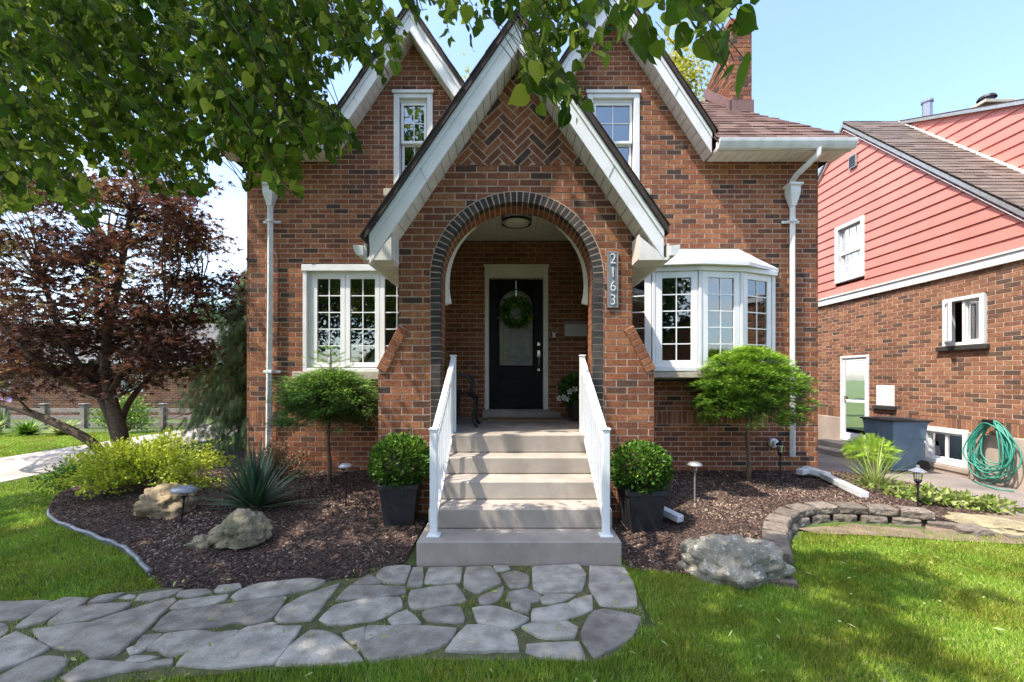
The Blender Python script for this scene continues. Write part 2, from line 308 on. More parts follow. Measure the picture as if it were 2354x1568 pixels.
for _k, (_a, _l) in enumerate([(-75, .6), (-38, .85), (0, 1), (38, .85), (75, .6)]):
    _a = math.radians(_a); _c, _s = math.cos(_a), math.sin(_a); b0 = len(STAR_T)
    for x, y in ((-.11, .3), (.11, .3), (0, 1)): STAR_T.append(((x * _c + y * _s) * _l, (y * _c - x * _s) * _l, -.08 * y))
    STAR_T.append((0, 0, 0)); STAR_F += [(b0 + 3, b0 + 1, b0 + 2), (b0 + 3, b0 + 2, b0)]
STAR_T = np.array(STAR_T); STAR_F = np.array(STAR_F)
SP_T = [(0, 0, 0), (.025, .5, 0), (0, 1, 0), (-.025, .5, 0)]; SP_F = [(0, 1, 2), (0, 2, 3)]
for _i in range(7):
    y = .08 + _i * .125; l = .34 * (1 - .45 * _i / 7)
    for sx in (-1, 1):
        b0 = len(SP_T); SP_T += [(0, y - .03, 0), (0, y + .035, 0), (sx * l, y + .2, .04)]; SP_F.append((b0, b0 + 1, b0 + 2))
SP_T = np.array(SP_T); SP_F = np.array(SP_F)
BLADE_T = np.array([(-.5, 0, 0), (.5, 0, 0), (.32, .55, .06), (-.32, .55, .06), (0, 1, .22)]); BLADE_F = np.array([(0, 1, 2), (0, 2, 3), (3, 2, 4)])
CHIP_T = np.array([(-.5, 0, 0), (.5, -.12, .05), (.35, .16, .0), (-.4, .14, .12), (.0, .0, .22)]); CHIP_F = np.array([(0, 1, 4), (1, 2, 4), (2, 3, 4), (3, 0, 4)])

def inpoly(P, poly):
    x, y = P[:, 0], P[:, 1]; r = np.zeros(len(P), bool); n = len(poly); j = n - 1
    for i in range(n):
        xi, yi = poly[i]; xj, yj = poly[j]
        if yi != yj: r ^= ((yi > y) != (yj > y)) & (x < (xj - xi) * (y - yi) / (yj - yi) + xi)
        j = i
    return r
def sheet(name, poly, zf, step, m, parent=None, kind='structure', smooth=True, skirt=False):
    b = []
    for i in range(len(poly)):
        a, c = Vector(poly[i]), Vector(poly[(i + 1) % len(poly)]); k = max(1, int((c - a).length / step))
        b += [a.lerp(c, t / k) for t in range(k)]
    A = np.array(poly); x0, y0 = A.min(0); x1, y1 = A.max(0)
    gx, gy = np.meshgrid(np.arange(x0, x1, step), np.arange(y0, y1, step)); G = np.stack([gx.ravel(), gy.ravel()], 1)
    G = G[inpoly(G, poly)]; vs = b + [Vector(g) for g in G]; n = len(b)
    v, e, f, *_ = geometry.delaunay_2d_cdt(vs, [(i, (i + 1) % n) for i in range(n)], [list(range(n))], 1, 1e-5)
    V_ = [(p.x, p.y, zf(p.x, p.y)) for p in v]; f = [tuple(q) for q in f]
    if skirt:
        k0 = len(V_); V_ += [(p.x, p.y, zf(p.x, p.y)) for p in b] + [(p.x, p.y, -.2) for p in b]; f += [(k0 + i, k0 + (i + 1) % n, k0 + n + (i + 1) % n, k0 + n + i) for i in range(n)]
    me = bpy.data.meshes.new(name); me.from_pydata(V_, [], f); me.materials.append(MATS[m])
    if smooth: me.polygons.foreach_set('use_smooth', [True] * len(me.polygons))
    me.update(); return link(name, me, parent, kind)
def clip(poly, planes):
    """planes: (a,b,c) keeps a*x+b*y<=c"""
    for a, b, c in planes:
        out = []; n = len(poly)
        for i in range(n):
            p, q = poly[i], poly[(i + 1) % n]; dp = a * p[0] + b * p[1] - c; dq = a * q[0] + b * q[1] - c
            if dp <= 0: out.append(p)
            if (dp < 0 < dq) or (dq < 0 < dp):
                t = dp / (dp - dq); out.append((p[0] + t * (q[0] - p[0]), p[1] + t * (q[1] - p[1])))
        poly = out
        if len(poly) < 3: return []
    return poly
def area(p): return abs(sum(p[i][0] * p[(i + 1) % len(p)][1] - p[(i + 1) % len(p)][0] * p[i][1] for i in range(len(p)))) / 2
class Fr:
    def __init__(s, O, U, V, N): s.O = Vector(O); s.U = Vector(U); s.V = Vector(V); s.N = Vector(N)
    def p(s, u, v, w=0): return s.O + s.U * u + s.V * v + s.N * w
    def M(s, u, v, w=0):
        m = Matrix.Identity(4)
        for i in range(3): m[i][0] = s.U[i]; m[i][1] = s.V[i]; m[i][2] = s.N[i]
        o = s.p(u, v, w); m[0][3], m[1][3], m[2][3] = o; return m
def FY(y): return Fr((0, y, 0), (1, 0, 0), (0, 0, 1), (0, -1, 0))
def fbox(mb, fr, u0, u1, v0, v1, w0, w1, tone=.5):
    mb.prism([fr.p(u0, v0, w0), fr.p(u1, v0, w0), fr.p(u1, v1, w0), fr.p(u0, v1, w0)], fr.N * (w1 - w0), tone)
def shape(poly, dep, ch):
    """little block: polygon in the xy plane, face at z=0 with a worn edge, sunk dep behind"""
    n = len(poly); cx = sum(p[0] for p in poly) / n; cy = sum(p[1] for p in poly) / n
    def ins(p):
        dx, dy = cx - p[0], cy - p[1]; l = math.hypot(dx, dy) + 1e-9; k = min(.4, ch * 1.3 / l); return (p[0] + dx * k, p[1] + dy * k)
    vs = [(p[0], p[1], -dep) for p in poly] + [(p[0], p[1], -ch) for p in poly] + [(*ins(p), 0) for p in poly]
    fs = []
    for r in (0, 1): fs += [(r * n + i, r * n + (i + 1) % n, (r + 1) * n + (i + 1) % n, (r + 1) * n + i) for i in range(n)]
    fs.append(tuple(range(2 * n, 3 * n))); return vs, fs
class Pieces:
    def __init__(s): s.L = []
    def add(s, fr, poly, dep=.03, ch=.0025, w=0, parent=None, m='brick', tone=None, full=None, name='brick'):
        n = len(poly); cu = sum(p[0] for p in poly) / n; cv = sum(p[1] for p in poly) / n
        c = fr.p(cu, cv, w); s.L.append(((c - cam.location).length, fr, poly, dep, ch, w, parent, m, rnd.random() if tone is None else tone, full, cu, cv, name))
    def finish(s, limit=300, seen=None):
        s.L.sort(key=lambda t: t[0]); shared = {}; rest = {}; k = 0
        for d, fr, poly, dep, ch, w, parent, m, tone, full, cu, cv, name in s.L:
            ctr = fr.p(cu, cv, w)
            lp = [(p[0] - cu, p[1] - cv) for p in poly]
            if k < limit and (seen is None or seen(ctr)):
                k += 1
                key = (m, full) if full else None
                if key and key in shared: me = shared[key]
                else:
                    vs, fs = shape(lp, dep, ch); me = bpy.data.meshes.new(name); me.from_pydata(vs, [], fs); me.materials.append(MATS[m]); me.update()
                    if key: shared[key] = me
                o = link(name, me, parent); o['tone'] = float(tone); o.matrix_basis = fr.M(cu, cv, w)
            else:
                mb = rest.setdefault((parent.name, m, name), (MB(), parent))[0]
                vs, fs = shape(lp, dep, ch); M = fr.M(cu, cv, w); mb.add([M @ Vector(p) for p in vs], fs, tone)
        for (pn, m, name), (mb, parent) in rest.items(): mb.build(name, m, parent, 'stuff')
def courses(P, mort, fr, v0, v1, ch_, bl, ivf, parent, m='brick', joint=.0135, thick=.2, start=0, tonef=None, w=0, mortar_w=-.0035):
    """running bond: ivf(v)->[(u0,u1)..]; mortar goes into mort"""
    n = int(math.ceil((v1 - v0) / ch_)); 
    for k in range(n):
        a = v0 + k * ch_; b = min(a + ch_, v1); A = ivf(a + 1e-4); B = ivf(b - 1e-4)
        if len(A) != len(B) or any(abs(p[0] - q[0]) + abs(p[1] - q[1]) > .3 for p, q in zip(A, B)): A = B = ivf((a + b) / 2)
        for (a0, a1), (b0, b1) in zip(A, B):
            if max(a1 - a0, b1 - b0) < .01: continue
            b0, b1 = min(b0, b1), max(b0, b1)
            pts = [fr.p(a0, a, mortar_w), fr.p(a1, a, mortar_w), fr.p(b1, b, mortar_w), fr.p(b0, b, mortar_w)]
            mort.prism(pts, fr.N * (-thick))
            off = ((k % 2) * .5 + start) * bl; i0 = int(math.floor((min(a0, b0) - off) / bl)); i1 = int(math.ceil((max(a1, b1) - off) / bl))
            # planes for slanted ends
            def line(ua, ub, sgn): # keep right (sgn=-1) or left of line from (ua,a) to (ub,b)
                dx, dy = ub - ua, b - a; nx, ny = dy, -dx; c = nx * ua + ny * a; return (nx * sgn, ny * sgn, c * sgn)
            for i in range(i0, i1 + 1):
                u0 = off + i * bl + joint / 2; u1 = off + (i + 1) * bl - joint / 2; jz = rnd.uniform(-.0012, .0012)
                q = [(u0, a + joint / 2 + jz), (u1, a + joint / 2 + jz), (u1, b - joint / 2 + jz), (u0, b - joint / 2 + jz)]
                inside = u0 >= max(a0, b0) and u1 <= min(a1, b1)
                if not inside:
                    q = clip(q, [line(a0, b0, -1), line(a1, b1, 1)])
                    if len(q) < 3 or area(q) < .0006: continue
                t = tonef(u0, a) if tonef else None
                P.add(fr, q, parent=parent, m=m, tone=t, full=(round(bl, 3), round(ch_, 3)) if inside and b - a > ch_ - 1e-4 else None, w=w + rnd.uniform(-.001, .0015))
def sub(iv, holes):
    out = list(iv)
    for h0, h1 in holes:
        nx = []
        for a, b in out:
            if h1 <= a or h0 >= b: nx.append((a, b)); continue
            if h0 > a: nx.append((a, h0))
            if h1 < b: nx.append((h1, b))
        out = nx
    return out
def union(iv):
    iv = sorted(i for i in iv if i[1] > i[0]); out = []
    for a, b in iv:
        if out and a <= out[-1][1]: out[-1] = (out[-1][0], max(b, out[-1][1]))
        else: out.append((a, b))
    return out
def fbm(p, o=4):
    s, a = 0, 1
    for i in range(o): s += a * noise.noise(Vector(p) * (2 ** i)); a *= .5
    return s
# ================================================================== ground
def smooth(t): t = min(1, max(0, t)); return t * t * (3 - 2 * t)
ground = MB(); ground.add([(-300, -300, -.22), (300, -300, -.22), (300, 400, -.22), (-300, 400, -.22)], [(0, 1, 2, 3)])
ground.build('ground', 'lawn_soil', None, 'structure')
def z_lawn(x, y): return .012 * noise.noise(Vector((x * .7, y * .7, 0))) - (.07 * smooth((x - 5.2) / .55)) 
LAWN = [(-7.55, -8), (5.75, -8), (5.75, 5.0), (5.2, 6.2), (4.6, 6.4), (4.6, 40), (-7.55, 40)]
sheet('lawn', LAWN, z_lawn, .35, 'lawn_soil')
VERGE = [(-9.9, -8), (-9.9, 45), (-60, 45), (-60, -8)]
sheet('lawn', VERGE, lambda x, y: .0, 2.5, 'lawn_soil')
dl = MB()
for i in range(14): dl.box(-9.88, -7.56, -8 + i * 3.4 + .012, -8 + (i + 1) * 3.4 - .012, -.15, .018)
dl.build('driveway', 'concrete_left', None, 'structure', bevel=.008)
dr = MB()
for i in range(12): 
    dr.box(5.78 if -8 + i * 2.8 < 5.2 else 4.75, 9.2, -8 + i * 2.8 + .01, -8 + (i + 1) * 2.8 - .01, -.3, -.085)
dr.build('driveway', 'concrete_drive', None, 'structure', bevel=.008)
# street side behind the viewer (seen mirrored in the window panes)
rd = MB(); rd.box(-120, 120, -19, -11, -.2, -.12); rd.build('street', 'asphalt', None, 'structure')
pv = MB()
for i in range(50): pv.box(-40 + i * 1.6 + .01, -40 + (i + 1) * 1.6 - .01, -9.9, -8.4, -.1, .02)
pv.build('pavement', 'concrete_drive', None, 'structure')
sheet('lawn', [(-60, -45), (60, -45), (60, -20), (-60, -20)], lambda x, y: -.02, 5, 'lawn_soil')

# ---- planting beds
LB = [GD(*p) for p in [(958, 1305), (905, 1306), (830, 1328), (720, 1345), (620, 1352), (520, 1356), (420, 1358), (370, 1352), (345, 1325), (322, 1300), (300, 1278), (272, 1262), (240, 1250), (195, 1232), (150, 1215), (122, 1200), (113, 1188), (118, 1175), (140, 1155), (165, 1148), (200, 1120), (235, 1095)]]
LB += [(-7.3, 7.6), (-4.4, 8.2), (-4.0, 6.5), (-.9, 6.5), (-.9, 3.5)]
def z_lb(x, y):
    e = smooth((y - 3.3) / 2.7); return .014 + .145 * e + .012 * noise.noise(Vector((x * 3, y * 3, 1))) 
sheet('garden_bed', LB, z_lb, .12, 'soil', skirt=True)
RET = [(2.20, 3.30), (2.28, 3.46), (2.50, 3.835), (2.717, 4.124), (3.01, 4.40), (3.25, 4.52), (3.55, 4.575), (3.97, 4.51), (4.3, 4.39)]
RB = [(.95, 3.5), (.93, 3.42), (1.35, 3.30), (1.62, 3.22), (2.0, 3.22), (2.10, 3.40)] + [(x - .10, y + .10) for x, y in RET[1:-1]] + [(4.45, 4.36), (4.8, 4.28), (5.15, 4.55), (5.5, 5.0), (5.2, 6.1), (4.72, 6.5), (.95, 6.5)]
def z_rb(x, y):
    e = smooth((y - 3.35 + .25 * smooth((x - 1.6) / .7)) / .9); k = 1 - .8 * smooth((x - 4.15) / .6) * smooth((5.6 - y) / .8)
    k *= 1 - .85 * (1 - smooth((x - 1.55) / .7)) * (1 - smooth((y - 4.5) / .9)); return .014 + .14 * e * k + .012 * noise.noise(Vector((x * 3, y * 3, 1)))
sheet('garden_bed', RB, z_rb, .12, 'soil', skirt=True)
DRY = [(2.9, 4.30), (3.6, 4.44), (4.2, 4.28), (4.5, 4.6), (5.0, 4.75), (5.6, 5.1), (5.74, 4.4), (5.74, 3.75), (5.0, 3.85), (4.3, 3.95), (3.6, 4.10), (3.0, 4.16)]
sheet('dry_soil', DRY, lambda x, y: .02 + .01 * noise.noise(Vector((x * 5, y * 5, 0))), .12, 'dry_soil')

# ---- flagstone path
def ca(x, y): return (x * .33537, 1042.1 + y * .33537)
def cb(x, y): return (735.6 + x * .33537, 1042.1 + y * .33537)
PATHP = [(0, 1388), (130, 1382), (230, 1372), (300, 1362), (370, 1356), (470, 1352), (620, 1349), (720, 1341), (830, 1322), (880, 1302), (958, 1300), (1435, 1300), (1455, 1345), (1476, 1400), (1484, 1425), (1462, 1470), (1420, 1508), (1370, 1528), (1200, 1524), (960, 1522), (830, 1530), (500, 1555), (300, 1572), (0, 1620), (-300, 1640), (-300, 1400)]
PATH = [GD(*p) for p in PATHP]
path = sheet('flagstone_path', PATH, lambda x, y: .010 + .008 * noise.noise(Vector((x * 6, y * 6, 2))), .08, 'moss_joint')
A_ = [[(-60, 1040), (350, 1030), (340, 1060), (150, 1150), (0, 1165), (-60, 1168)], [(120, 1205), (330, 1055), (440, 1010), (600, 1015), (540, 1070), (420, 1100), (300, 1175), (150, 1210)], [(-60, 1180), (30, 1185), (60, 1230), (0, 1280), (-60, 1300)], [(330, 1190), (440, 1090), (620, 1060), (900, 1045), (830, 1100), (600, 1163), (380, 1195)],
 [(230, 1230), (380, 1205), (620, 1182), (850, 1108), (1060, 1045), (1190, 1015), (1200, 1040), (1080, 1140), (1010, 1220), (900, 1310), (790, 1400), (650, 1425), (550, 1360), (430, 1365), (310, 1320)], [(610, 1045), (680, 1005), (860, 980), (760, 1020)], [(820, 1010), (880, 985), (930, 990), (920, 1010)], [(930, 1020), (960, 985), (1150, 955), (1250, 945), (1160, 1000), (1040, 1025)], [(1210, 995), (1240, 965), (1420, 950), (1450, 975), (1300, 1005)], [(1470, 965), (1500, 930), (1640, 915), (1650, 940), (1560, 965)],
 [(1590, 1005), (1640, 960), (1780, 910), (2120, 875), (2230, 890), (2150, 945), (1990, 970), (1800, 1010), (1620, 1030)], [(1160, 1085), (1230, 1030), (1560, 985), (1540, 1030), (1400, 1065), (1250, 1085)], [(1050, 1230), (1180, 1105), (1560, 1060), (1960, 1005), (1870, 1140), (1740, 1195), (1600, 1180), (1440, 1215), (1200, 1240)], [(1890, 1150), (1960, 1060), (2120, 980), (2330, 910), (2230, 1030), (2130, 1160), (1920, 1175)], [(930, 1340), (980, 1270), (1110, 1255), (1040, 1330), (985, 1370)], [(1020, 1370), (1130, 1270), (1330, 1245), (1480, 1260), (1640, 1240), (1630, 1270), (1400, 1350), (1170, 1410), (1090, 1370)],
 [(1220, 1470), (1290, 1390), (1500, 1320), (1700, 1215), (2060, 1210), (1990, 1320), (1880, 1460), (1500, 1490)], [(-60, 1330), (0, 1300), (110, 1245), (330, 1360), (160, 1450), (0, 1510), (-60, 1530)], [(-60, 1590), (0, 1560), (120, 1490), (290, 1420), (480, 1440), (360, 1568), (0, 1640)], [(430, 1560), (620, 1440), (860, 1460), (980, 1465), (1180, 1430), (1180, 1470), (820, 1520), (500, 1590)], [(860, 1450), (900, 1412), (1080, 1418), (1000, 1448)], [(870, 1360), (915, 1342), (975, 1375), (890, 1395)], [(1690, 1225), (1740, 1203), (1860, 1180), (1900, 1185), (1850, 1200)]]
B_ = [[(390, 850), (440, 800), (620, 790), (580, 910), (430, 895)], [(640, 800), (705, 795), (700, 930), (595, 930)], [(750, 800), (970, 795), (955, 900), (720, 910)], [(1005, 800), (1170, 795), (1240, 900), (1080, 975), (990, 930)], [(1190, 790), (1290, 785), (1300, 810), (1210, 828)], [(1245, 850), (1330, 825), (1420, 850), (1425, 930), (1310, 935)], [(1460, 800), (1770, 785), (1820, 850), (1790, 960), (1600, 975), (1470, 960)], [(1850, 785), (2085, 800), (2150, 920), (2170, 1070), (1920, 1060), (1850, 930)], [(230, 910), (330, 850), (370, 860), (420, 905)], [(110, 1025), (210, 925), (580, 930), (580, 975), (400, 1005)], [(0, 1155), (100, 1060), (320, 1015), (545, 1000), (560, 1075), (470, 1120), (370, 1165), (60, 1190)], [(630, 960), (930, 920), (1000, 1030), (860, 1060), (640, 1085), (610, 1030)],
 [(470, 1155), (590, 1095), (690, 1180), (500, 1190)], [(700, 1110), (870, 1070), (960, 1075), (990, 1140), (980, 1180), (740, 1165)], [(1090, 1010), (1260, 930), (1240, 1000), (1180, 1050), (1100, 1050)], [(1290, 970), (1420, 945), (1520, 1000), (1490, 1030), (1330, 1040), (1280, 1030)], [(1050, 1085), (1200, 1068), (1430, 1150), (1290, 1230), (1090, 1180)], [(1310, 1060), (1440, 1050), (1420, 1110), (1340, 1095)], [(1510, 1010), (1560, 982), (1750, 988), (1650, 1035), (1530, 1045)], [(1460, 1090), (1700, 1050), (1740, 1020), (1860, 990), (1860, 1090), (1640, 1170), (1450, 1165)], [(1390, 1215), (1450, 1190), (1700, 1180), (1760, 1220), (1740, 1285), (1500, 1280)], [(1880, 1100), (1950, 1088), (2200, 1140), (2130, 1280), (1880, 1420), (1790, 1270), (1820, 1180)], [(1420, 1330), (1770, 1310), (1810, 1440), (1500, 1415), (1420, 1380)], [(860, 1380), (1010, 1210), (1160, 1210), (1330, 1260), (1360, 1380), (1200, 1375)], [(255, 1325), (330, 1318), (560, 1205), (930, 1230), (870, 1330), (720, 1380), (340, 1450)], [(310, 1308), (330, 1205), (530, 1203)], [(-293, 1470), (-203, 1350), (-63, 1240), (80, 1260), (250, 1390), (290, 1455)], [(150, 1250), (310, 1210), (298, 1300), (220, 1320)]]
def flag(poly):
    pts = []
    n = len(poly); cx = sum(p[0] for p in poly) / n; cy = sum(p[1] for p in poly) / n
    for i in range(n):
        a, b = Vector(poly[i]), Vector(poly[(i + 1) % n]); k = max(1, int((b - a).length / .045))
        for t in range(k):
            q = a.lerp(b, t / k); j = .013 + .007 * noise.noise(Vector((q.x * 14, q.y * 14, cx))); d = (q - Vector((cx, cy))); d.normalize()
            corner = .006 if t == 0 else 0
            pts.append(q + d * (j - corner))
    zt = .024 + rnd.uniform(-.005, .007); tx, ty = rnd.uniform(-.006, .006), rnd.uniform(-.006, .006)
    vs = []; m = len(pts)
    for ins, z in ((0, -.01), (.001, zt - .005), (.005, zt), (.02, zt + .001)):
        for q in pts:
            d = Vector((cx, cy)) - q; l = d.length + 1e-6; qq = q + d * min(.6, ins / l)
            vs.append((qq.x, qq.y, z + tx * (qq.x - cx) + ty * (qq.y - cy) + (.0025 * noise.noise(Vector((qq.x * 9, qq.y * 9, 3))) if z > 0 else 0)))
    fs = [(r * m + i, r * m + (i + 1) % m, (r + 1) * m + (i + 1) % m, (r + 1) * m + i) for r in range(3) for i in range(m)]
    vs.append((cx, cy, zt + .003)); fs += [(3 * m + i, 3 * m + (i + 1) % m, 4 * m) for i in range(m)]
    me = bpy.data.meshes.new('flagstone'); me.from_pydata(vs, [], fs); me.materials.append(MATS['flagstone'])
    me.polygons.foreach_set('use_smooth', [True] * len(fs)); me.update()
    o = link('flagstone', me, path); o['tone'] = rnd.random()
FLAGS = [[GD(*ca(*p)) for p in s] for s in A_] + [[GD(*cb(*p)) for p in s] for s in B_]
for s_ in FLAGS: flag(s_)

# ================================================================== main house
house = thing('brick_house', 'two storey red brick house with three steep white-trimmed gables and an arched entrance porch', 'house', (.3, 6.38, 0))
P = Pieces(); YM = 6.38; YP = 4.585
RG = (1.49, 6.96, 1.52); LG = (-1.49, 6.60, 1.47); PG = (.064, 4.92, 1.45)   # gable apex x, z, slope of the soffit line
def gab(g, z): return (g[0] - (g[1] - z) / g[2], g[0] + (g[1] - z) / g[2])
def iv_main(z):
    iv = [(-4.01, 4.63)] if z < 4.84 else []
    if z > 4.8:
        for g in (RG, LG):
            if z < g[1]: iv.append(gab(g, z))
    iv = union(iv); h = []
    if 1.53 < z < 3.27: h.append((-3.17, -1.38))
    if 1.53 < z < 3.30: h.append((1.44, 3.91))
    if 4.29 < z < 5.87: h += [(-1.79, -1.19), (1.13, 1.93)]
    if z < 3.78: h.append((-1.2, 1.28))
    return sub(iv, h)
mortar_m = MB()
def wash(u, v): return None
fm = FY(YM)
fwall = MB(); FW = link('front_wall', bpy.data.meshes.new('tmp'), house)
courses(P, mortar_m, fm, .0, .86, .0745, .229, iv_main, FW)
# soldier band
mortar_m.prism([fm.p(-4.01, .86, -.0035), fm.p(-1.2, .86, -.0035), fm.p(-1.2, 1.06, -.0035), fm.p(-4.01, 1.06, -.0035)], (0, .2, 0))
mortar_m.prism([fm.p(1.28, .86, -.0035), fm.p(4.63, .86, -.0035), fm.p(4.63, 1.06, -.0035), fm.p(1.28, 1.06, -.0035)], (0, .2, 0))
def soldiers(P, fr, ua, ub, v0, v1, parent, m='brick', pitch=.076):
    k = int((ub - ua) / pitch)
    for i in range(k):
        u = ua + i * (ub - ua) / k; P.add(fr, [(u + .005, v0 + .006), (u + pitch - .006, v0 + .006), (u + pitch - .006, v1 - .006), (u + .005, v1 - .006)], parent=parent, m=m, full=('sold', round(v1 - v0, 3)), w=rnd.uniform(-.001, .002))
soldiers(P, fm, -4.01, -1.2, .86, 1.06, FW); soldiers(P, fm, 1.28, 4.63, .86, 1.06, FW)
courses(P, mortar_m, fm, 1.06, 6.97, .0745, .229, iv_main, FW, start=.2)
# side and back walls, plain brick texture by real courses only on the visible returns
o_ = mortar_m.mesh('front_wall', 'mortar'); FW.data = o_
# body
body = MB(); body.box(-4.00, -3.85, 6.585, 11.5, 0, 4.8); body.box(4.47, 4.62, 6.585, 11.5, 0, 4.8); body.box(-4.00, 4.62, 11.5, 11.65, 0, 4.8)
SW = body.build('side_wall', 'mortar', house)
frR = Fr((4.627, 6.38, 0), (0, 1, 0), (0, 0, 1), (1, 0, 0)); frL = Fr((-4.007, 6.38, 0), (0, 1, 0), (0, 0, 1), (-1, 0, 0))
md = MB()
for fr_ in (frR, frL): courses(P, md, fr_, 0, 4.8, .0745, .229, lambda z: [(0, 5.2)], SW, thick=.01, start=.3, mortar_w=-.004)
floor_ = MB(); floor_.box(-3.84, 4.46, 6.6, 11.4, .9, .96); floor_.box(-3.84, 4.46, 6.9, 11.4, 3.62, 3.72)
floor_.box(-3.84, 4.46, 9.4, 9.5, .96, 6.2); floor_.build('interior', 'interior', house)
# ---- porch walls
PW = link('porch_wall', bpy.data.meshes.new('tmp'), house); mp_ = MB(); fp = FY(YP)
AC, AZ, AR = .053, 2.637, .829; RO = AR + .112
def butt(z, s):
    if z < 1.67: return 1.50
    return 1.50 - (z - 1.67) / .44 * .235 if z < 2.11 else 1.265
def iv_porch(z):
    a, b = .045 - butt(z, -1), .045 + butt(z, 1) 
    if z > 3.03:
        g = gab(PG, z); a, b = max(-1.232, g[0]), min(1.308, g[1])
    elif z > 2.11: a, b = -1.232, 1.308
    iv = [(a, b)] if b > a else []
    if z < .2: return sub(iv, [(-.76, .9)])
    if z < AZ: return sub(iv, [(AC - RO, AC + RO)])
    if z < AZ + RO: h = math.sqrt(RO ** 2 - (z - AZ) ** 2); return sub(iv, [(AC - h, AC + h)])
    return iv
courses(P, mp_, fp, .03, 3.868, .0752, .2335, iv_porch, PW, thick=.30, start=.35)
# herringbone panel in the gable
gl = [(-PG[2], 1, PG[1] - PG[2] * PG[0]), (PG[2], 1, PG[1] + PG[2] * PG[0]), (0, -1, -3.874)]
mp_.prism([fp.p(gab(PG, 3.868)[0], 3.868, -.004), fp.p(gab(PG, 3.868)[1], 3.868, -.004), fp.p(PG[0], PG[1], -.004)], (0, .3, 0))
a_ = .0767; c45 = math.sqrt(.5)
for i in range(-30, 31):
    for j in range(-14, 15):
        ox, oy = i + 3 * j, i - 3 * j
        for (x0, y0, x1, y1) in ((ox, oy, ox + 3, oy + 1), (ox, oy + 1, ox + 1, oy + 4)):
            q = [(x0 + .09, y0 + .09), (x1 - .09, y0 + .09), (x1 - .09, y1 - .09), (x0 + .09, y1 - .09)]
            q = [((x - y) * a_ * c45 + PG[0], (x + y) * a_ * c45 + 3.85) for x, y in q]
            full = clip(q, gl); 
            if len(full) < 3 or area(full) < .0007: continue
            P.add(fp, full, parent=PW, full=('hb', x1 - x0) if len(full) == 4 and area(full) > .0133 else None, tone=rnd.random() * .85)
# arch ring (three bricks deep) and dark jambs
na = 42
for r_ in range(3):
    w1 = .004 - r_ * .112; dep = .104; dk = 'brick_dark' if r_ == 0 else 'brick'; ro = RO if r_ == 0 else AR + .10
    off = 0 if r_ != 1 else .5
    for k in range(na):
        t0 = math.pi * (k + .10) / na; t1 = math.pi * (k + .90) / na
        q = [(AC + AR * math.cos(t0), AZ + AR * math.sin(t0)), (AC + ro * math.cos(t0), AZ + ro * math.sin(t0)), (AC + ro * math.cos(t1), AZ + ro * math.sin(t1)), (AC + AR * math.cos(t1), AZ + AR * math.sin(t1))]
        P.add(fp, q, parent=PW, m=dk, dep=dep, w=w1, ch=.003, tone=None if r_ == 0 else rnd.uniform(.35, 1))
    zc = .945
    while zc < AZ - .01:
        for s in (-1, 1):
            a0, a1 = sorted((AC + s * AR, AC + s * (ro - .004)))
            P.add(fp, [(a0, zc + .005), (a1, zc + .005), (a1, min(zc + .07, AZ - .003)), (a0, min(zc + .07, AZ - .003))], parent=PW, m=dk, dep=dep, w=w1, full=('jamb', r_) if zc + .07 < AZ - .003 else None, tone=None if r_ == 0 else rnd.uniform(.35, 1))
        zc += .0752
zc = .03
while zc < .93:
    for s in (-1, 1):
        a0, a1 = sorted((AC + s * (AR + .01), AC + s * (RO - .004)))
        P.add(fp, [(a0, zc + .005), (a1, zc + .005), (a1, min(zc + .07, .94)), (a0, min(zc + .07, .94))], parent=PW, m='brick_dark', dep=.03)
    zc += .0752
K_ = 48; ri, ro = AR + .004, RO + .010
for k in range(K_):
    t0, t1 = math.pi * k / K_, math.pi * (k + 1) / K_
    mp_.prism([fp.p(AC + ri * math.cos(t0), AZ + ri * math.sin(t0), .0015), fp.p(AC + ro * math.cos(t0), AZ + ro * math.sin(t0), .0015), fp.p(AC + ro * math.cos(t1), AZ + ro * math.sin(t1), .0015), fp.p(AC + ri * math.cos(t1), AZ + ri * math.sin(t1), .0015)], (0, .3285, 0))
for s in (-1, 1):
    a0, a1 = sorted((AC + s * ri, AC + s * (RO + .006))); mp_.box(a0, a1, YP + .001, YP + .332, .03, AZ)
# buttress caps: a rowlock course laid on the slope
for s in (-1, 1):
    x0, z0 = .045 + s * 1.515, 1.66; x1, z1 = .045 + s * 1.272, 2.125; L_ = math.hypot(x1 - x0, z1 - z0); ux, uz = (x1 - x0) / L_, (z1 - z0) / L_
    nx, nz_ = -s * uz * 0 + (-s) * uz, -abs(ux)   # inwards and down
    for k in range(7):
        a = k * L_ / 7 + .005; b = (k + 1) * L_ / 7 - .006
        q = [(x0 + ux * a, z0 + uz * a), (x0 + ux * b, z0 + uz * b), (x0 + ux * b + nx * .112, z0 + uz * b + nz_ * .112), (x0 + ux * a + nx * .112, z0 + uz * a + nz_ * .112)]
        P.add(fp, q, parent=PW, dep=.36, w=.02, ch=.005, tone=rnd.uniform(.3, .95))
    mp_.prism([fp.p(x0, z0, .012), fp.p(x1, z1, .012), fp.p(x1 + nx * .112, z1 + nz_ * .112, .012), fp.p(x0 + nx * .112, z0 + nz_ * .112, .012)], (0, .36, 0))
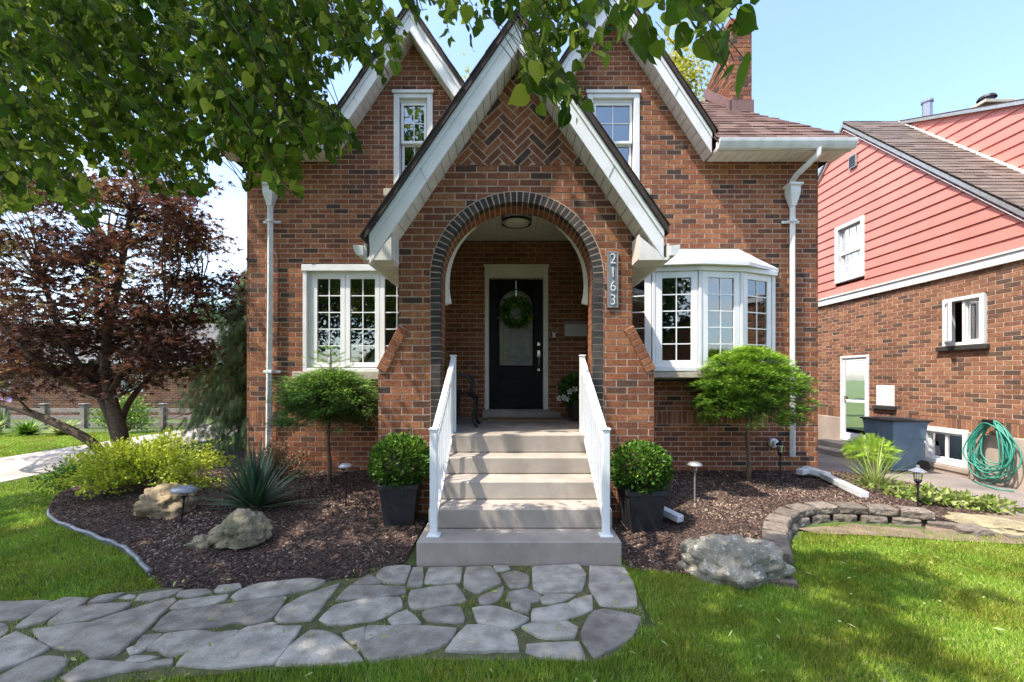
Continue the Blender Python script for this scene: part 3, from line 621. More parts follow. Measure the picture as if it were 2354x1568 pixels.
# porch side walls
mp_.box(-1.225, -1.115, YP + .3, 6.38, .0, 3.0); mp_.box(1.19, 1.30, YP + .3, 6.38, .0, 3.0)
mp_.box(-1.113, -1.08, YP + .33, 6.6, .9, 3.9); mp_.box(1.155, 1.188, YP + .33, 6.6, .9, 3.9)
mp_.box(-1.455, -1.2325, YP + .30, YP + .36, .0, 1.66); mp_.box(1.3085, 1.54, YP + .30, YP + .36, .0, 1.66)
PW.data = mp_.mesh('porch_wall', 'mortar')
for fr_, s in ((Fr((-1.232, YP, 0), (0, 1, 0), (0, 0, 1), (-1, 0, 0)), 0), (Fr((1.308, YP, 0), (0, 1, 0), (0, 0, 1), (1, 0, 0)), 0)):
    courses(P, MB(), fr_, .03, 2.8, .0752, .2335, lambda z: [(.32, 1.79)] if z < 2.11 else [(.0, 1.79)], PW, thick=.01)
for fr_ in (Fr((-1.4553, YP, 0), (0, 1, 0), (0, 0, 1), (-1, 0, 0)), Fr((1.5453, YP, 0), (0, 1, 0), (0, 0, 1), (1, 0, 0))):
    courses(P, MB(), fr_, .03, 1.66, .0752, .2335, lambda z: [(0.01, .36)], PW, thick=.01)
for fr_ in (Fr((-1.076, YP, 0), (0, 1, 0), (0, 0, 1), (1, 0, 0)), Fr((1.151, YP, 0), (0, 1, 0), (0, 0, 1), (-1, 0, 0))):
    courses(P, MB(), fr_, .945, 3.69, .0745, .229, lambda z: [(.34, 2.01)], PW, thick=.01)
# back wall of the porch with the door opening
YD = 6.6; fd = FY(YD); md = MB(); DW = link('door_wall', bpy.data.meshes.new('tmp'), house)
courses(P, md, fd, .945, 3.69, .0735, .229, lambda z: sub([(-1.08, 1.155)], [(-.425, .565)] if z < 3.31 else []), DW, thick=.12, start=.1, tonef=lambda u, v: rnd.uniform(.2, 1))
DW.data = md.mesh('door_wall', 'mortar')
# porch ceiling boards
ceil = MB(); ceil.box(-1.08, 1.155, YP + .335, YD, 3.715, 3.74); CE = ceil.build('porch_ceiling', 'soffit_white', house)
i = 0; x = -1.08
while x < 1.15:
    b = MB(); b.box(x + .003, min(x + .092, 1.153), YP + .34, YD - .002, 3.702, 3.7148); b.build('ceiling_board', 'cream_paint', CE, bevel=.003); x += .095
for sg in (0, 1):
    lin = MB()
    for k in range(24):
        t0, t1 = -.27 + k * .052, -.27 + (k + 1) * .052; wd = lambda t: max(.004, .055 - .05 * max(0, t - .1))
        q = [(AR - wd(t0) + .012, t0), (AR + .05, t0), (AR + .05, t1), (AR - wd(t1) + .012, t1)]
        lin.prism([fp.p(AC + r * math.cos(math.pi - t if sg else t), AZ + r * math.sin(t), -.335) for r, t in q], (0, .04, 0))
    lin.build('arch_trim', 'cream_paint', house)

# ---- door
dz0, dz1 = 1.07, 3.10; dx0, dx1 = -.36, .487
fr_m = MB()
fr_m.box(-.425, dx0, YD - .03, YD + .10, .945, 3.31); fr_m.box(dx1, .565, YD - .03, YD + .10, .945, 3.31)
fr_m.box(dx0, dx1, YD - .03, YD + .10, 3.115, 3.31); fr_m.box(dx0, dx1, YD - .045, YD - .03, 3.12, 3.14); fr_m.box(-.44, .58, YD - .05, YD - .03, 3.29, 3.325)
fr_m.build('door_frame', 'cream_paint', house, bevel=.004)
dm = MB(); gx0, gx1, gz0, gz1 = -.21, .335, 1.745, 2.95; gc = (gx0 + gx1) / 2; gr = (gx1 - gx0) / 2
# slab as a plate with an arched light: build the plate from strips
YDf = YD + .045
dm.box(dx0 + .004, gx0, YDf, YDf + .045, dz0, dz1 - .003); dm.box(gx1, dx1 - .004, YDf, YDf + .045, dz0, dz1 - .003); dm.box(gx0, gx1, YDf, YDf + .045, dz0, gz0)
for k in range(16):
    t0, t1 = math.pi * k / 16, math.pi * (k + 1) / 16; zc = gz1 - gr
    xa, xb = gc + gr * math.cos(t0), gc + gr * math.cos(t1)
    dm.prism([(xa, YDf, zc + gr * math.sin(t0)), (xa, YDf, dz1 - .003), (xb, YDf, dz1 - .003), (xb, YDf, zc + gr * math.sin(t1))], (0, .045, 0))
for (a, b, c, d) in ((-.225, .35, 1.27, 1.60), (-.17, .295, 1.32, 1.55)):
    for q in ((a, b, c, c + .018), (a, b, d - .018, d), (a, a + .018, c + .019, d - .019), (b - .018, b, c + .019, d - .019)): dm.box(q[0], q[1], YDf - .012, YDf - .0005, q[2], q[3])
door = dm.build('door', 'door_black', house, bevel=.003)
tr = MB(); pts = [(gx0 + .0, gz0)] + [(gc - gr * math.cos(math.pi * k / 20), gz1 - gr + gr * math.sin(math.pi * k / 20)) for k in range(21)] + [(gx1, gz0), (gx0, gz0)]
tr.tube([(x, YDf - .003, z) for x, z in pts], .013, 6); tr.build('glass_trim', 'door_black', door)
pane = MB(); pane.prism([(x, YDf + .02, z) for x, z in pts[:-1]], (0, .006, 0)); pane.build('pane', 'frosted', door)
came = MB()
for l in ([(gx0 + .055, gz0 + .06), (gx0 + .055, gz1 - gr), (gx0 + .10, gz1 - .12), (gc, gz1 - .06), (gx1 - .10, gz1 - .12), (gx1 - .055, gz1 - gr), (gx1 - .055, gz0 + .11), (gc + .06, gz0 + .09), (gc + .02, gz0 + .12), (gc - .06, gz0 + .18), (gc - .13, gz0 + .10), (gx0 + .055, gz0 + .09)], [(gx0 + .10, gz0 + .10), (gx0 + .10, gz1 - gr)], [(gx0 + .13, gz0 + .12), (gx0 + .13, gz1 - gr)]):
    came.tube([(x, YDf + .014, z) for x, z in l], .0045, 5)
came.build('lead_came', 'lead_came', door)
hd = MB(); hd.lathe([(0, 0), (.032, 0), (.032, .012), (.02, .016), (0, .016)], n=14); M_ = Matrix.Translation((.42, YDf - .002, 2.09)) @ Matrix.Rotation(math.radians(90), 4, 'X')
hd.v = [tuple(M_ @ Vector(p)) for p in hd.v]
hd.box(.397, .443, YDf - .014, YDf - .001, 1.89, 1.99); hd.tube([(.42, YDf - .02, 1.93), (.42, YDf - .06, 1.92), (.42, YDf - .065, 1.86), (.42, YDf - .06, 1.76), (.42, YDf - .03, 1.70), (.42, YDf - .005, 1.69)], .010, 7); hd.box(.404, .436, YDf - .01, YDf - .001, 1.665, 1.71)
hd.build('door_handle', 'nickel', door, bevel=.002)
th = MB(); th.box(-.46, .75, YD - .155, YD - .052, .942, 1.05); th.box(-.455, .60, YD - .05, YD + .1, .942, 1.066); th.build('threshold', 'concrete_step', house, bevel=.008)
# porch floor slab
fl = MB(); fl.box(-1.08, 1.155, YP + .335, YD + .1, .70, .9395); fl.build('porch_floor', 'concrete_step', house)

# ---- windows
def grille(mb, fr, u0, u1, v0, v1, nc, nr, w0, w1, t=.016):
    for i in range(1, nc): c = u0 + (u1 - u0) * i / nc; fbox(mb, fr, c - t / 2, c + t / 2, v0, v1, w0, w1)
    for j in range(1, nr):
        c = v0 + (v1 - v0) * j / nr; us = [u0 + (u1 - u0) * i / nc for i in range(nc + 1)]
        for i in range(nc): fbox(mb, fr, us[i] + (t / 2 if i else 0), us[i + 1] - (t / 2 if i < nc - 1 else 0), c - t / 2, c + t / 2, w0, w1)
def ring(mb, fr, u0, u1, v0, v1, t, w0, w1, tb=None):
    tb = tb or t; fbox(mb, fr, u0, u0 + t, v0, v1, w0, w1); fbox(mb, fr, u1 - t, u1, v0, v1, w0, w1); fbox(mb, fr, u0 + t, u1 - t, v1 - t, v1, w0, w1); fbox(mb, fr, u0 + t, u1 - t, v0, v0 + tb, w0, w1)
def sash(win, fr, u0, u1, v0, v1, nc, nr, w, t=.045, gt=.016, gm='glass'):
    s = MB(); ring(s, fr, u0, u1, v0, v1, t, w - .04, w); s.build('sash', 'white_vinyl', win, bevel=.004)
    g = MB(); fbox(g, fr, u0 + t, u1 - t, v0 + t, v1 - t, w - .026, w - .020); g.build('pane', gm, win)
    if nc > 1 or nr > 1:
        m = MB(); grille(m, fr, u0 + t, u1 - t, v0 + t, v1 - t, nc, nr, w - .0195, w - .012, gt); m.build('muntin', 'white_vinyl', win)
# left picture window: three lights
w = MB(); ring(w, fm, -3.157, -1.395, 1.655, 3.257, .06, -.12, .02, tb=.05); fbox(w, fm, -3.17, -1.38, 3.17, 3.265, .022, .035)
x_ = [-3.097, -2.545, -2.017, -1.455]
xl = [(-3.06, -2.52), (-2.52, -2.005), (-2.005, -1.475)]
WL = w.build('window', 'white_paint', house, bevel=.004)
for a, b in ((-3.03, -2.535), (-2.53, -2.01), (-2.005, -1.50)):
    sash(WL, fm, a, b, 1.72, 3.135, 2, 5, -.03, t=.072)
w = MB(); fbox(w, fm, -3.097, -3.031, 1.705, 3.197, -.09, -.04); fbox(w, fm, -1.499, -1.455, 1.705, 3.197, -.09, -.04); fbox(w, fm, -3.03, -1.50, 3.136, 3.197, -.09, -.035); w.build('window_liner', 'white_vinyl', WL)
w = MB(); fbox(w, fm, -3.30, -1.25, 1.532, 1.652, -.16, .055); w.build('window_sill', 'limestone', house, bevel=.006)
# upper sash windows
for (u0, u1, s0, s1) in ((-1.787, -1.197, -1.93, -1.05), (1.138, 1.928, .98, 2.08)):
    w = MB(); ring(w, fm, u0, u1, 4.405, 5.87, .085, -.12, .015, tb=.05); fbox(w, fm, u0 - .02, u1 + .02, 5.85, 5.90, .016, .035)
    W_ = w.build('window', 'white_paint', house, bevel=.004)
    zm = 5.12
    sash(W_, fm, u0 + .10, u1 - .10, zm, 5.74, 2, 2, -.035, t=.04, gt=.014)
    sash(W_, fm, u0 + .10, u1 - .10, 4.465, zm + .02, 2, 2, -.078, t=.04, gt=.014)
    w = MB(); fbox(w, fm, u0 + .085, u1 - .085, 5.742, 5.785, -.10, -.03); w.build('head_rail', 'white_vinyl', W_)
    w = MB(); z = 5.72; zl = 5.0 if u0 < 0 else 4.62
    while z > zl: w.prism([fm.p(u0 + .11, z, -.15), fm.p(u1 - .11, z, -.15), fm.p(u1 - .11, z - .02, -.172), fm.p(u0 + .11, z - .02, -.172)], (0, 0, .002)); z -= .024
    w.build('blind', 'blind', W_)
    if u0 > 0:
        w = MB(); n = 30
        for i in range(n):
            a = u0 + .1 + (u1 - u0 - .2) * i / n; b = u0 + .1 + (u1 - u0 - .2) * (i + 1) / n
            w.add([fm.p(a, 4.45, -.21 - .01 * (i % 2)), fm.p(b, 4.45, -.21 - .01 * ((i + 1) % 2)), fm.p(b, 5.75, -.21 - .01 * ((i + 1) % 2)), fm.p(a, 5.75, -.21 - .01 * (i % 2))], [(0, 1, 2, 3)])
        w.build('curtain', 'curtain', W_)
    w = MB(); fbox(w, fm, s0, s1, 4.29, 4.402, -.14, .05); w.build('window_sill', 'limestone', house, bevel=.006)
# bow window
bw0, bw1 = 1.655, 3.15
plan = [(1.44, 6.36), (2.043, 6.10), (2.675, 6.02), (3.307, 6.10), (3.91, 6.36)]
WB = MB(); cx = 2.675
ext = [(x + (x - cx) * .055, y - .05) for x, y in plan]
WB.prism([(1.40, 6.37, bw0)] + [(x, y, bw0) for x, y in ext] + [(3.95, 6.37, bw0)], (0, 0, .06)); WB.prism([(1.40, 6.37, 3.085)] + [(x, y, 3.085) for x, y in ext] + [(3.95, 6.37, 3.085)], (0, 0, .065))
for x, y in plan[1:-1]: WB.box(x - .022, x + .022, y - .03, y + .05, bw0 + .06, 3.085)
WB.box(3.90, 3.955, 6.33, 6.45, bw0, 3.15); WB.box(1.395, 1.45, 6.33, 6.45, bw0, 3.15)
WBo = WB.build('window', 'white_paint', house, bevel=.004)
for (x0, y0), (x1, y1) in zip(plan, plan[1:]):
    U = Vector((x1 - x0, y1 - y0, 0)); Ln = U.length; U.normalize(); Nn = Vector((U.y, -U.x, 0)); f = Fr((x0, y0, 0), U, (0, 0, 1), Nn)
    sash(WBo, f, .028, Ln - .028, bw0 + .062, 3.083, 2, 5, .02, t=.092)
for (ca_, cb2) in ((1.62, 2.0), (3.35, 3.72)):
    cu_ = MB(); n_ = 26
    for i in range(n_):
        a, b = ca_ + (cb2 - ca_) * i / n_, ca_ + (cb2 - ca_) * (i + 1) / n_
        cu_.add([(a, 6.66 + .025 * (i % 2), 1.7), (b, 6.66 + .025 * ((i + 1) % 2), 1.7), (b, 6.66 + .025 * ((i + 1) % 2), 3.08), (a, 6.66 + .025 * (i % 2), 3.08)], [(0, 1, 2, 3)])
    cu_.build('curtain', 'curtain', WBo)
rf = MB(); top = [(1.87, 6.375, 3.50), (3.43, 6.375, 3.50)]; ev = [(1.33, 6.375)] + [(x + (x - cx) * .085, y - .13) for x, y in plan[1:-1]] + [(4.03, 6.375)]
vs = [top[0], top[1]] + [(x, y, 3.205) for x, y in ev] + [(x, y, 3.155) for x, y in ev]; n = len(ev)
fs = [(0, 2, 3), (0, 3, 4, 1), (1, 4, 5), (1, 5, 6)] if n == 5 else []
fs += [(2 + i, 2 + n + i, 3 + n + i, 3 + i) for i in range(n - 1)] + [tuple(range(2 + n, 2 + 2 * n))]
rf.add(vs, fs); WR = rf.build('bow_roof', 'white_vinyl', house)
w = MB(); fbox(w, fm, 1.32, 4.03, 1.532, 1.645, -.16, .05); w.prism([(1.40, 6.34, 1.56), (2.04, 6.06, 1.56), (2.675, 5.97, 1.56), (3.31, 6.06, 1.56), (3.95, 6.34, 1.56)], (0, 0, .092)); w.build('window_sill', 'limestone', house, bevel=.006)

# ---- gables: fascia, soffit panels, roof slabs
def gable(g, Yw, Yf, tipL, tipR, Yend, nm, fv=.30, sh=.085):
    ax, az, s = g
    for sg, tip in ((-1, tipL), (1, tipR)):
        zf = az - abs(tip - ax) * s
        fa = MB(); fa.prism([(ax, Yf, az), (tip, Yf, zf), (tip, Yf, zf + fv), (ax, Yf, az + fv)], (0, .028, 0))
        fa.prism([(ax, Yf - .016, az + fv * .72), (tip, Yf - .016, zf + fv * .72), (tip, Yf - .016, zf + fv), (ax, Yf - .016, az + fv)], (0, .015, 0))
        fa.build('fascia', 'white_paint', house, bevel=.003)
        for f_ in (.62,):
            xs_f = ax + (tip - ax) * f_; zs_f = az + (zf - az) * f_; sm = MB(); sm.bar((xs_f, Yf - .0035, zs_f + .02), (xs_f + sg * .09, Yf - .0035, zs_f + fv * .70 - .09 * s * 0), .004, .004); sm.build('board_joint', 'soffit_groove', house)
        # soffit panels along the slope
        L_ = math.hypot(tip - ax, az - zf); n = int(L_ / .125); ux, uz = (tip - ax) / L_, (zf - az) / L_
        so = MB(); so.prism([(ax, Yf + .03, az + .02), (tip, Yf + .03, zf + .02), (tip, Yw, zf + .02), (ax, Yw, az + .02)], (0, 0, .012)); SO = so.build('soffit', 'soffit_groove', house)
        for k in range(n):
            a = k * L_ / n + .005; b = (k + 1) * L_ / n - .007; pm = MB()
            if az + uz * b < zf: b = L_
            pm.prism([(ax + ux * a, Yf + .030, az + uz * a - .004), (ax + ux * b, Yf + .030, az + uz * b - .004), (ax + ux * b, Yw - .001, az + uz * b - .004), (ax + ux * a, Yw - .001, az + uz * a - .004)], (0, 0, .014))
            pm.build('soffit_panel', 'soffit_white', SO)
        rs = MB(); te = tip + sg * .035; ze = az - abs(te - ax) * s
        rs.prism([(ax, Yf - .045, az + fv), (te, Yf - .045, ze + fv), (te, Yf - .045, ze + fv + sh), (ax, Yf - .045, az + fv + sh)], (0, Yend - Yf, 0))
        rs.build('roof', 'shingle_edge', house)
        # ragged shingle butts along the rake edge
        se = MB(); k = 0
        while k * .14 < L_:
            a = k * .14; p = Vector((ax + ux * a, Yf - .05 - rnd.uniform(0, .012), az + uz * a + fv + sh)); q = Vector((ax + ux * (a + .17), p.y, az + uz * (a + .17) + fv + sh + .004))
            se.prism([p, q, q + Vector((0, .34, 0)), p + Vector((0, .34, 0))], (0, 0, .012), rnd.random()); k += 1
        se.build('rake_shingle', 'shingle_edge', house)
gable(RG, YM - .001, 6.12, RG[0] - 1.36, 2.90, 9.2, 'r')
gable(LG, YM - .001, 6.12, -2.70, LG[0] + 1.2, 9.0, 'l')
gable(PG, YP - .001, 4.305, -1.455, 1.55, 6.38, 'p')
# porch eave returns (boxed eave running back to the main wall, gutter outside)
for s, xw, xt in ((-1, -1.233, -1.50), (1, 1.309, 1.595)):
    e = MB(); a, b = sorted((xw, xt)); e.box(a, b, 4.335, 6.37, 2.775, 2.79); e.box(xt - .012, xt + .012, 4.31, 6.37, 2.77, 2.93)
    e.prism([(xt, 4.309, 2.76), (xw, 4.309, 2.76), (xw, 4.309, 3.0)], (0, .024, 0)); EV = e.build('porch_eave', 'soffit_white', house); e2 = MB(); e2.box(xw - .006, xw + .006, 4.335, 4.583, 2.775, 3.03); e2.build('eave_end', 'soffit_white', house)
    for k in range(16):
        y0 = 4.34 + k * .1268; m = MB(); m.box(a + .003, b - .003, y0, y0 + .1225, 2.760, 2.7745); m.build('soffit_panel', 'soffit_white', EV)
    g = MB(); xo = xt + s * .013
    prof = [(xo, 2.90), (xo, 2.80), (xo + s * .06, 2.80), (xo + s * .095, 2.85), (xo + s * .105, 2.91)]
    g.prism([(x, 4.29, z) for x, z in prof], (0, 2.08, 0)); g.build('gutter', 'gutter_white', house, bevel=.003)
# ---- main hip roof
k1 = 1.0; ZE = 4.95; YE = 5.97; XR, XL = 4.88, -4.28; RZ = 6.93; RY = YE + (RZ - ZE)
RPTS = {'fr': (XR, YE, ZE), 'fl': (XL, YE, ZE), 'rr': (XR - 1.98, RY, RZ), 'rl': (XL + 1.98, RY, RZ), 'br': (XR, 12.1, ZE), 'bl': (XL, 12.1, ZE)}
hr = MB(); r_ = RPTS; o3 = Vector((0, 0, -.03))
for q in (('fr', 'br', 'rr'), ('br', 'bl', 'rl', 'rr'), ('bl', 'fl', 'rl')): hr.prism([Vector(r_[a]) + o3 for a in q], (0, 0, -.03))
s2 = math.sqrt(2); W_ = XR - XL; sl = 1.98 * s2
ff = Fr((XL, YE, ZE), (1, 0, 0), (0, 1 / s2, 1 / s2), (0, -1 / s2, 1 / s2))
FRONT = [(-1, 1 / s2, 0), (1, 1 / s2, W_), (0, 1, sl)]
PARTS = [FRONT + [(1, 0, -2.71 - XL)], FRONT + [(-1, 0, -(2.92 - XL))], FRONT + [(-1, 0, -(-2.71 - XL)), (1, 0, 2.92 - XL), (0, -1, -.62 * s2)]]
for pl in PARTS:
    q = clip([(-1, -.0), (W_ + 1, -.0), (W_ + 1, 4), (-1, 4)], pl); hr.prism([ff.p(u, v) + o3 for u, v in q], (0, 0, -.03))
HR = hr.build('roof', 'shingle_edge', house)
def shingles(P, fr, planes, vmax, umin, umax, parent, m, exp=.138, tab=(.14, .32)):
    v = 0; k = 0
    while v < vmax:
        u = umin - rnd.random() * .2
        while u < umax:
            wd = rnd.uniform(*tab); th = rnd.choice((.0, .0, .005)); q = clip([(u, v - .012 * (th > 0)), (u + wd - .004, v - .012 * (th > 0)), (u + wd - .004, v + exp), (u, v + exp)], planes)
            if len(q) > 2 and area(q) > .001:
                fr2 = Fr(fr.O + fr.N * 0, fr.U, (fr.V - fr.N * .07), (fr.N + fr.V * .07)); n = len(q); cu = sum(p[0] for p in q) / n; cv = sum(p[1] for p in q) / n
                base = fr.p(cu, v, .014 + th); f3 = Fr(base, fr2.U, fr2.V, fr2.N)
                P.add(f3, [(p[0] - cu, p[1] - v) for p in q], dep=.012, ch=.002, parent=parent, m=m, name='shingle')
            u += wd
        v += exp; k += 1
PR = Pieces()
for pl in PARTS: shingles(PR, ff, pl, sl, 0, W_, HR, 'shingle')
frr = Fr((XR, YE, ZE), (0, 1, 0), (-1 / s2, 0, 1 / s2), (1 / s2, 0, 1 / s2)); DPT = 12.1 - YE
shingles(PR, frr, [(-1, 1 / s2, 0), (1, (DPT - 1.98) / sl, DPT), (0, 1, sl)], sl, 0, DPT, HR, 'shingle')
# eaves: soffit, gutter
for (a, b, x0, x1) in (('r', 1, 2.93, 4.86), ('l', -1, -4.26, -2.72)):
    e = MB(); e.box(x0, x1, 6.06, 6.378, 4.845, 4.86); e.box(x0, x1, 6.045, 6.06, 4.80, 4.93); EV = e.build('eave_soffit', 'soffit_white', house)
    k = int((x1 - x0) / .115)
    for i in range(k):
        u = x0 + (x1 - x0) * i / k; m = MB(); m.box(u + .005, u + (x1 - x0) / k - .006, 6.062, 6.376, 4.825, 4.8445); m.build('soffit_panel', 'soffit_white', EV)
    g = MB(); prof = [(6.044, 4.93), (6.044, 4.82), (5.98, 4.815), (5.955, 4.86), (5.94, 4.90), (5.935, 4.945), (5.95, 4.945)]
    g.prism([(x0, y, z) for y, z in prof], (x1 - x0 + .02, 0, 0)); g.build('gutter', 'gutter_white', house, bevel=.003)
# downspouts
def square_tube(mb, pts, r=.045): mb.tube(pts, r, 4)
for xs, xg in ((4.19, 4.36), (-3.61, -3.72)):
    d = MB(); y = 6.30
    square_tube(d, [(xg, 5.99, 4.82), (xg, 5.99, 4.74), (xs + .02, 6.24, 4.56), (xs, y, 4.50), (xs, y, 4.42)]); d.sqlathe([(.10, 4.44), (.10, 4.41), (.075, 4.40), (.075, 4.30), (.04, 4.14), (.04, 4.12)], (xs, y, 0))
    zb = .28 if xs > 0 else .22; sx = 0 if xs > 0 else -.03
    square_tube(d, [(xs, y, 4.14), (xs, y, 3.0), (xs + sx, y, zb + .1)]); DS = d.build('downspout', 'gutter_white', house, bevel=.004)
    for z in ((1.65, 3.9) if xs < 0 else (3.9,)):
        b = MB(); b.box(xs - .13, xs + .13, y + .04, y + .07, z - .02, z + .02); b.box(xs - .045, xs + .045, y - .045, y + .04, z - .02, z + .02); b.build('bracket', 'gutter_white', DS, bevel=.004)
# chimney
CH = link('chimney', bpy.data.meshes.new('tmp'), house); mc = MB(); cx0, cx1, cy0, cy1 = 3.64, 3.99, 7.02, 7.95
fcf = Fr((0, cy0, 0), (1, 0, 0), (0, 0, 1), (0, -1, 0)); fcl = Fr((cx0, 0, 0), (0, 1, 0), (0, 0, 1), (-1, 0, 0)); fcr = Fr((cx1, 0, 0), (0, 1, 0), (0, 0, 1), (1, 0, 0))
courses(P, MB(), fcf, 5.9, 7.34, .072, .175, lambda z: [(cx0, cx1)], CH, thick=.02)
shoulder = lambda z: cy1 if z < 6.95 else cy1 - (z - 6.95) * 2.2 if z < 7.13 else 7.45
for f in (fcl, fcr): courses(P, MB(), f, 5.9, 7.34, .072, .21, lambda z: [(cy0, shoulder(z))], CH, thick=.02, start=.3)
mc.box(cx0 + .008, cx1 - .008, cy0 + .008, 7.44, 5.8, 7.34); mc.prism([(cx0 + .008, 7.44, 5.8), (cx0 + .008, 7.94, 5.8), (cx0 + .008, 7.94, 6.94), (cx0 + .008, 7.55, 7.12), (cx0 + .008, 7.44, 7.12)], (cx1 - cx0 - .016, 0, 0))
CH.data = mc.mesh('chimney', 'mortar')
for (e, z0, z1) in ((.02, 7.345, 7.395), (.05, 7.40, 7.46), (.03, 7.465, 7.52)):
    n = 4; b = MB(); b.box(cx0 - e, cx1 + e, cy0 - e, 7.45 + e, z0, z1); b.build('cap_course', 'brick', CH, bevel=.006)
b = MB(); b.lathe([(.13, 7.52), (.11, 7.60), (.10, 7.60)], (3.8, 7.22, 0), 12); b.build('chimney_pot', 'limestone', CH)
b = MB(); b.box(cx0 - .05, cx1 + .02, cy0 - .03, cy0 - .005, 5.9, 6.17); b.prism([(cx0 - .02, cy0 - .03, 5.95), (cx0 - .02, cy1 + .02, 6.85), (cx0 - .02, cy1 + .02, 7.03), (cx0 - .02, cy0 - .03, 6.17)], (.014, 0, 0)); b.build('flashing', 'flashing', CH)
b = MB(); b.tube([(-.2, 0, 0), (.2, 0, 0)], .02, 4)
PR.finish(120)
P.finish(300, seen=lambda c: abs(c.x) < 1.6 and c.y < 4.62)

# ================================================================== steps and rails
steps = thing('porch_steps', 'beige concrete entrance steps, five risers, leading up to the arched porch', 'steps', (.06, 4.0, 0))
for (y, z, x0, x1, zb) in ((3.465, .211, -.786, .903, -.1), (3.754, .391, -.745, .893, .2115), (4.03, .567, -.742, .89, .3915), (4.335, .74, -.74, .888, .5675), (4.60, .937, -.738, .886, .7405)):
    s = MB(); s.box(x0, x1, y, YP + .33, zb, z); s.build('step', 'concrete_step', steps, bevel=.012)
def rail(X, label, wall):
    t = thing('handrail', label, 'handrail', (X, 3.6, .211), 'handrails of the porch steps')
    y0, y1 = 3.60, 4.80; z0, z1 = 1.085, 1.80; sl = (z1 - z0) / (y1 - y0)
    p = MB(); p.box(X - .03, X + .03, y0 - .03, y0 + .03, .2115, 1.11); p.build('post', 'white_vinyl', t, bevel=.004)
    p = MB(); p.box(X - .055, X + .055, y0 - .055, y0 + .055, .2113, .222); p.build('base_plate', 'white_vinyl', t, bevel=.002)
    p = MB(); p.box(X - .038, X + .038, y0 - .038, y0 + .038, 1.111, 1.128); p.build('post_cap', 'white_vinyl', t, bevel=.004)
    p = MB(); p.box(X - .03, X + .03, y1 - .03, y1 + .03, .9375, 1.80); p.build('post', 'white_vinyl', t, bevel=.004)
    p = MB(); p.box(X - .036, X + .036, y1 - .036, y1 + .036, 1.801, 1.817); p.build('post_cap', 'white_vinyl', t, bevel=.004)
    a, b = y0 + .031, y1 - .031
    for nm, dz, w, h in (('top_rail', -.03, .055, .035), ('middle_rail', -.15, .032, .03), ('bottom_rail', -.80, .032, .035)):
        p = MB(); p.bar((X, a, z0 + dz + .02), (X, b, z1 + dz - .02), w, h); p.build(nm, 'white_vinyl', t, bevel=.003)
    n = 11
    for i in range(1, n):
        y = y0 + (y1 - y0) * i / n; zt = z0 + sl * (y - y0) - .165; p = MB(); p.box(X - .009, X + .009, y - .009, y + .009, zt - .60, zt); p.build('baluster', 'white_vinyl', t)
rail(-.667, 'white aluminium handrail on the left side of the porch steps, beside the metal chair', 0)
rail(.80, 'white aluminium handrail on the right side of the porch steps, below the house number', 0)
# ================================================================== neighbour house on the right
nb = thing('neighbour_house', 'neighbouring house with salmon pink siding over orange brick and a white side door', 'house', (7.5, 9.5, -.09))
XN = 7.5; Y0, Y1 = 4.6, 14.0; fn = Fr((XN, 0, 0), (0, 1, 0), (0, 0, 1), (-1, 0, 0))
PN = Pieces(); mo = MB(); NWL = link('brick_wall', bpy.data.meshes.new('tmp'), nb)
def iv_n(z):
    h = []
    if .16 < z < 2.06: h.append((8.86, 9.62))
    if 2.07 < z < 2.93: h.append((6.66, 7.36))
    if 1.0 < z < 1.41: h.append((8.27, 8.68))
    if z < .70: h.append((6.93, 7.72))
    return sub([(Y0, Y1)], h)
def iv_n0(z): return sub([(Y0, Y1)], [(8.86, 9.62)] + ([(6.93, 7.72)] if z < .70 else []))
fdn = MB()
for a, b in iv_n0(.3): fdn.box(XN - .03, XN + .2, a, b, -.3, .665)
fdn.box(XN - .03, XN + .2, 6.93, 7.72, -.3, .05); fdn.box(XN - .03, XN + .2, 8.86, 9.62, -.3, .14)
fdn.build('foundation', 'foundation', nb, bevel=.01)
for a, b in iv_n0(.8):
    mo.prism([fn.p(a, .668, -.007), fn.p(b, .668, -.007), fn.p(b, .87, -.007), fn.p(a, .87, -.007)], fn.N * -.2); soldiers(PN, fn, a, b, .668, .87, NWL, 'brick_neighbour', .078)
courses(PN, mo, fn, .87, 3.29, .0733, .222, iv_n, NWL, m='brick_neighbour', joint=.012)
NWL.data = mo.mesh('brick_wall', 'mortar_neighbour')
PN.finish(300, seen=lambda c: c.y > 6.1)
b = MB(); b.box(XN - .05, XN + .1, Y0, Y1, 3.29, 3.455); b.box(XN - .07, XN - .05, Y0, Y1, 3.43, 3.46); b.build('band_board', 'white_paint', nb, bevel=.004)
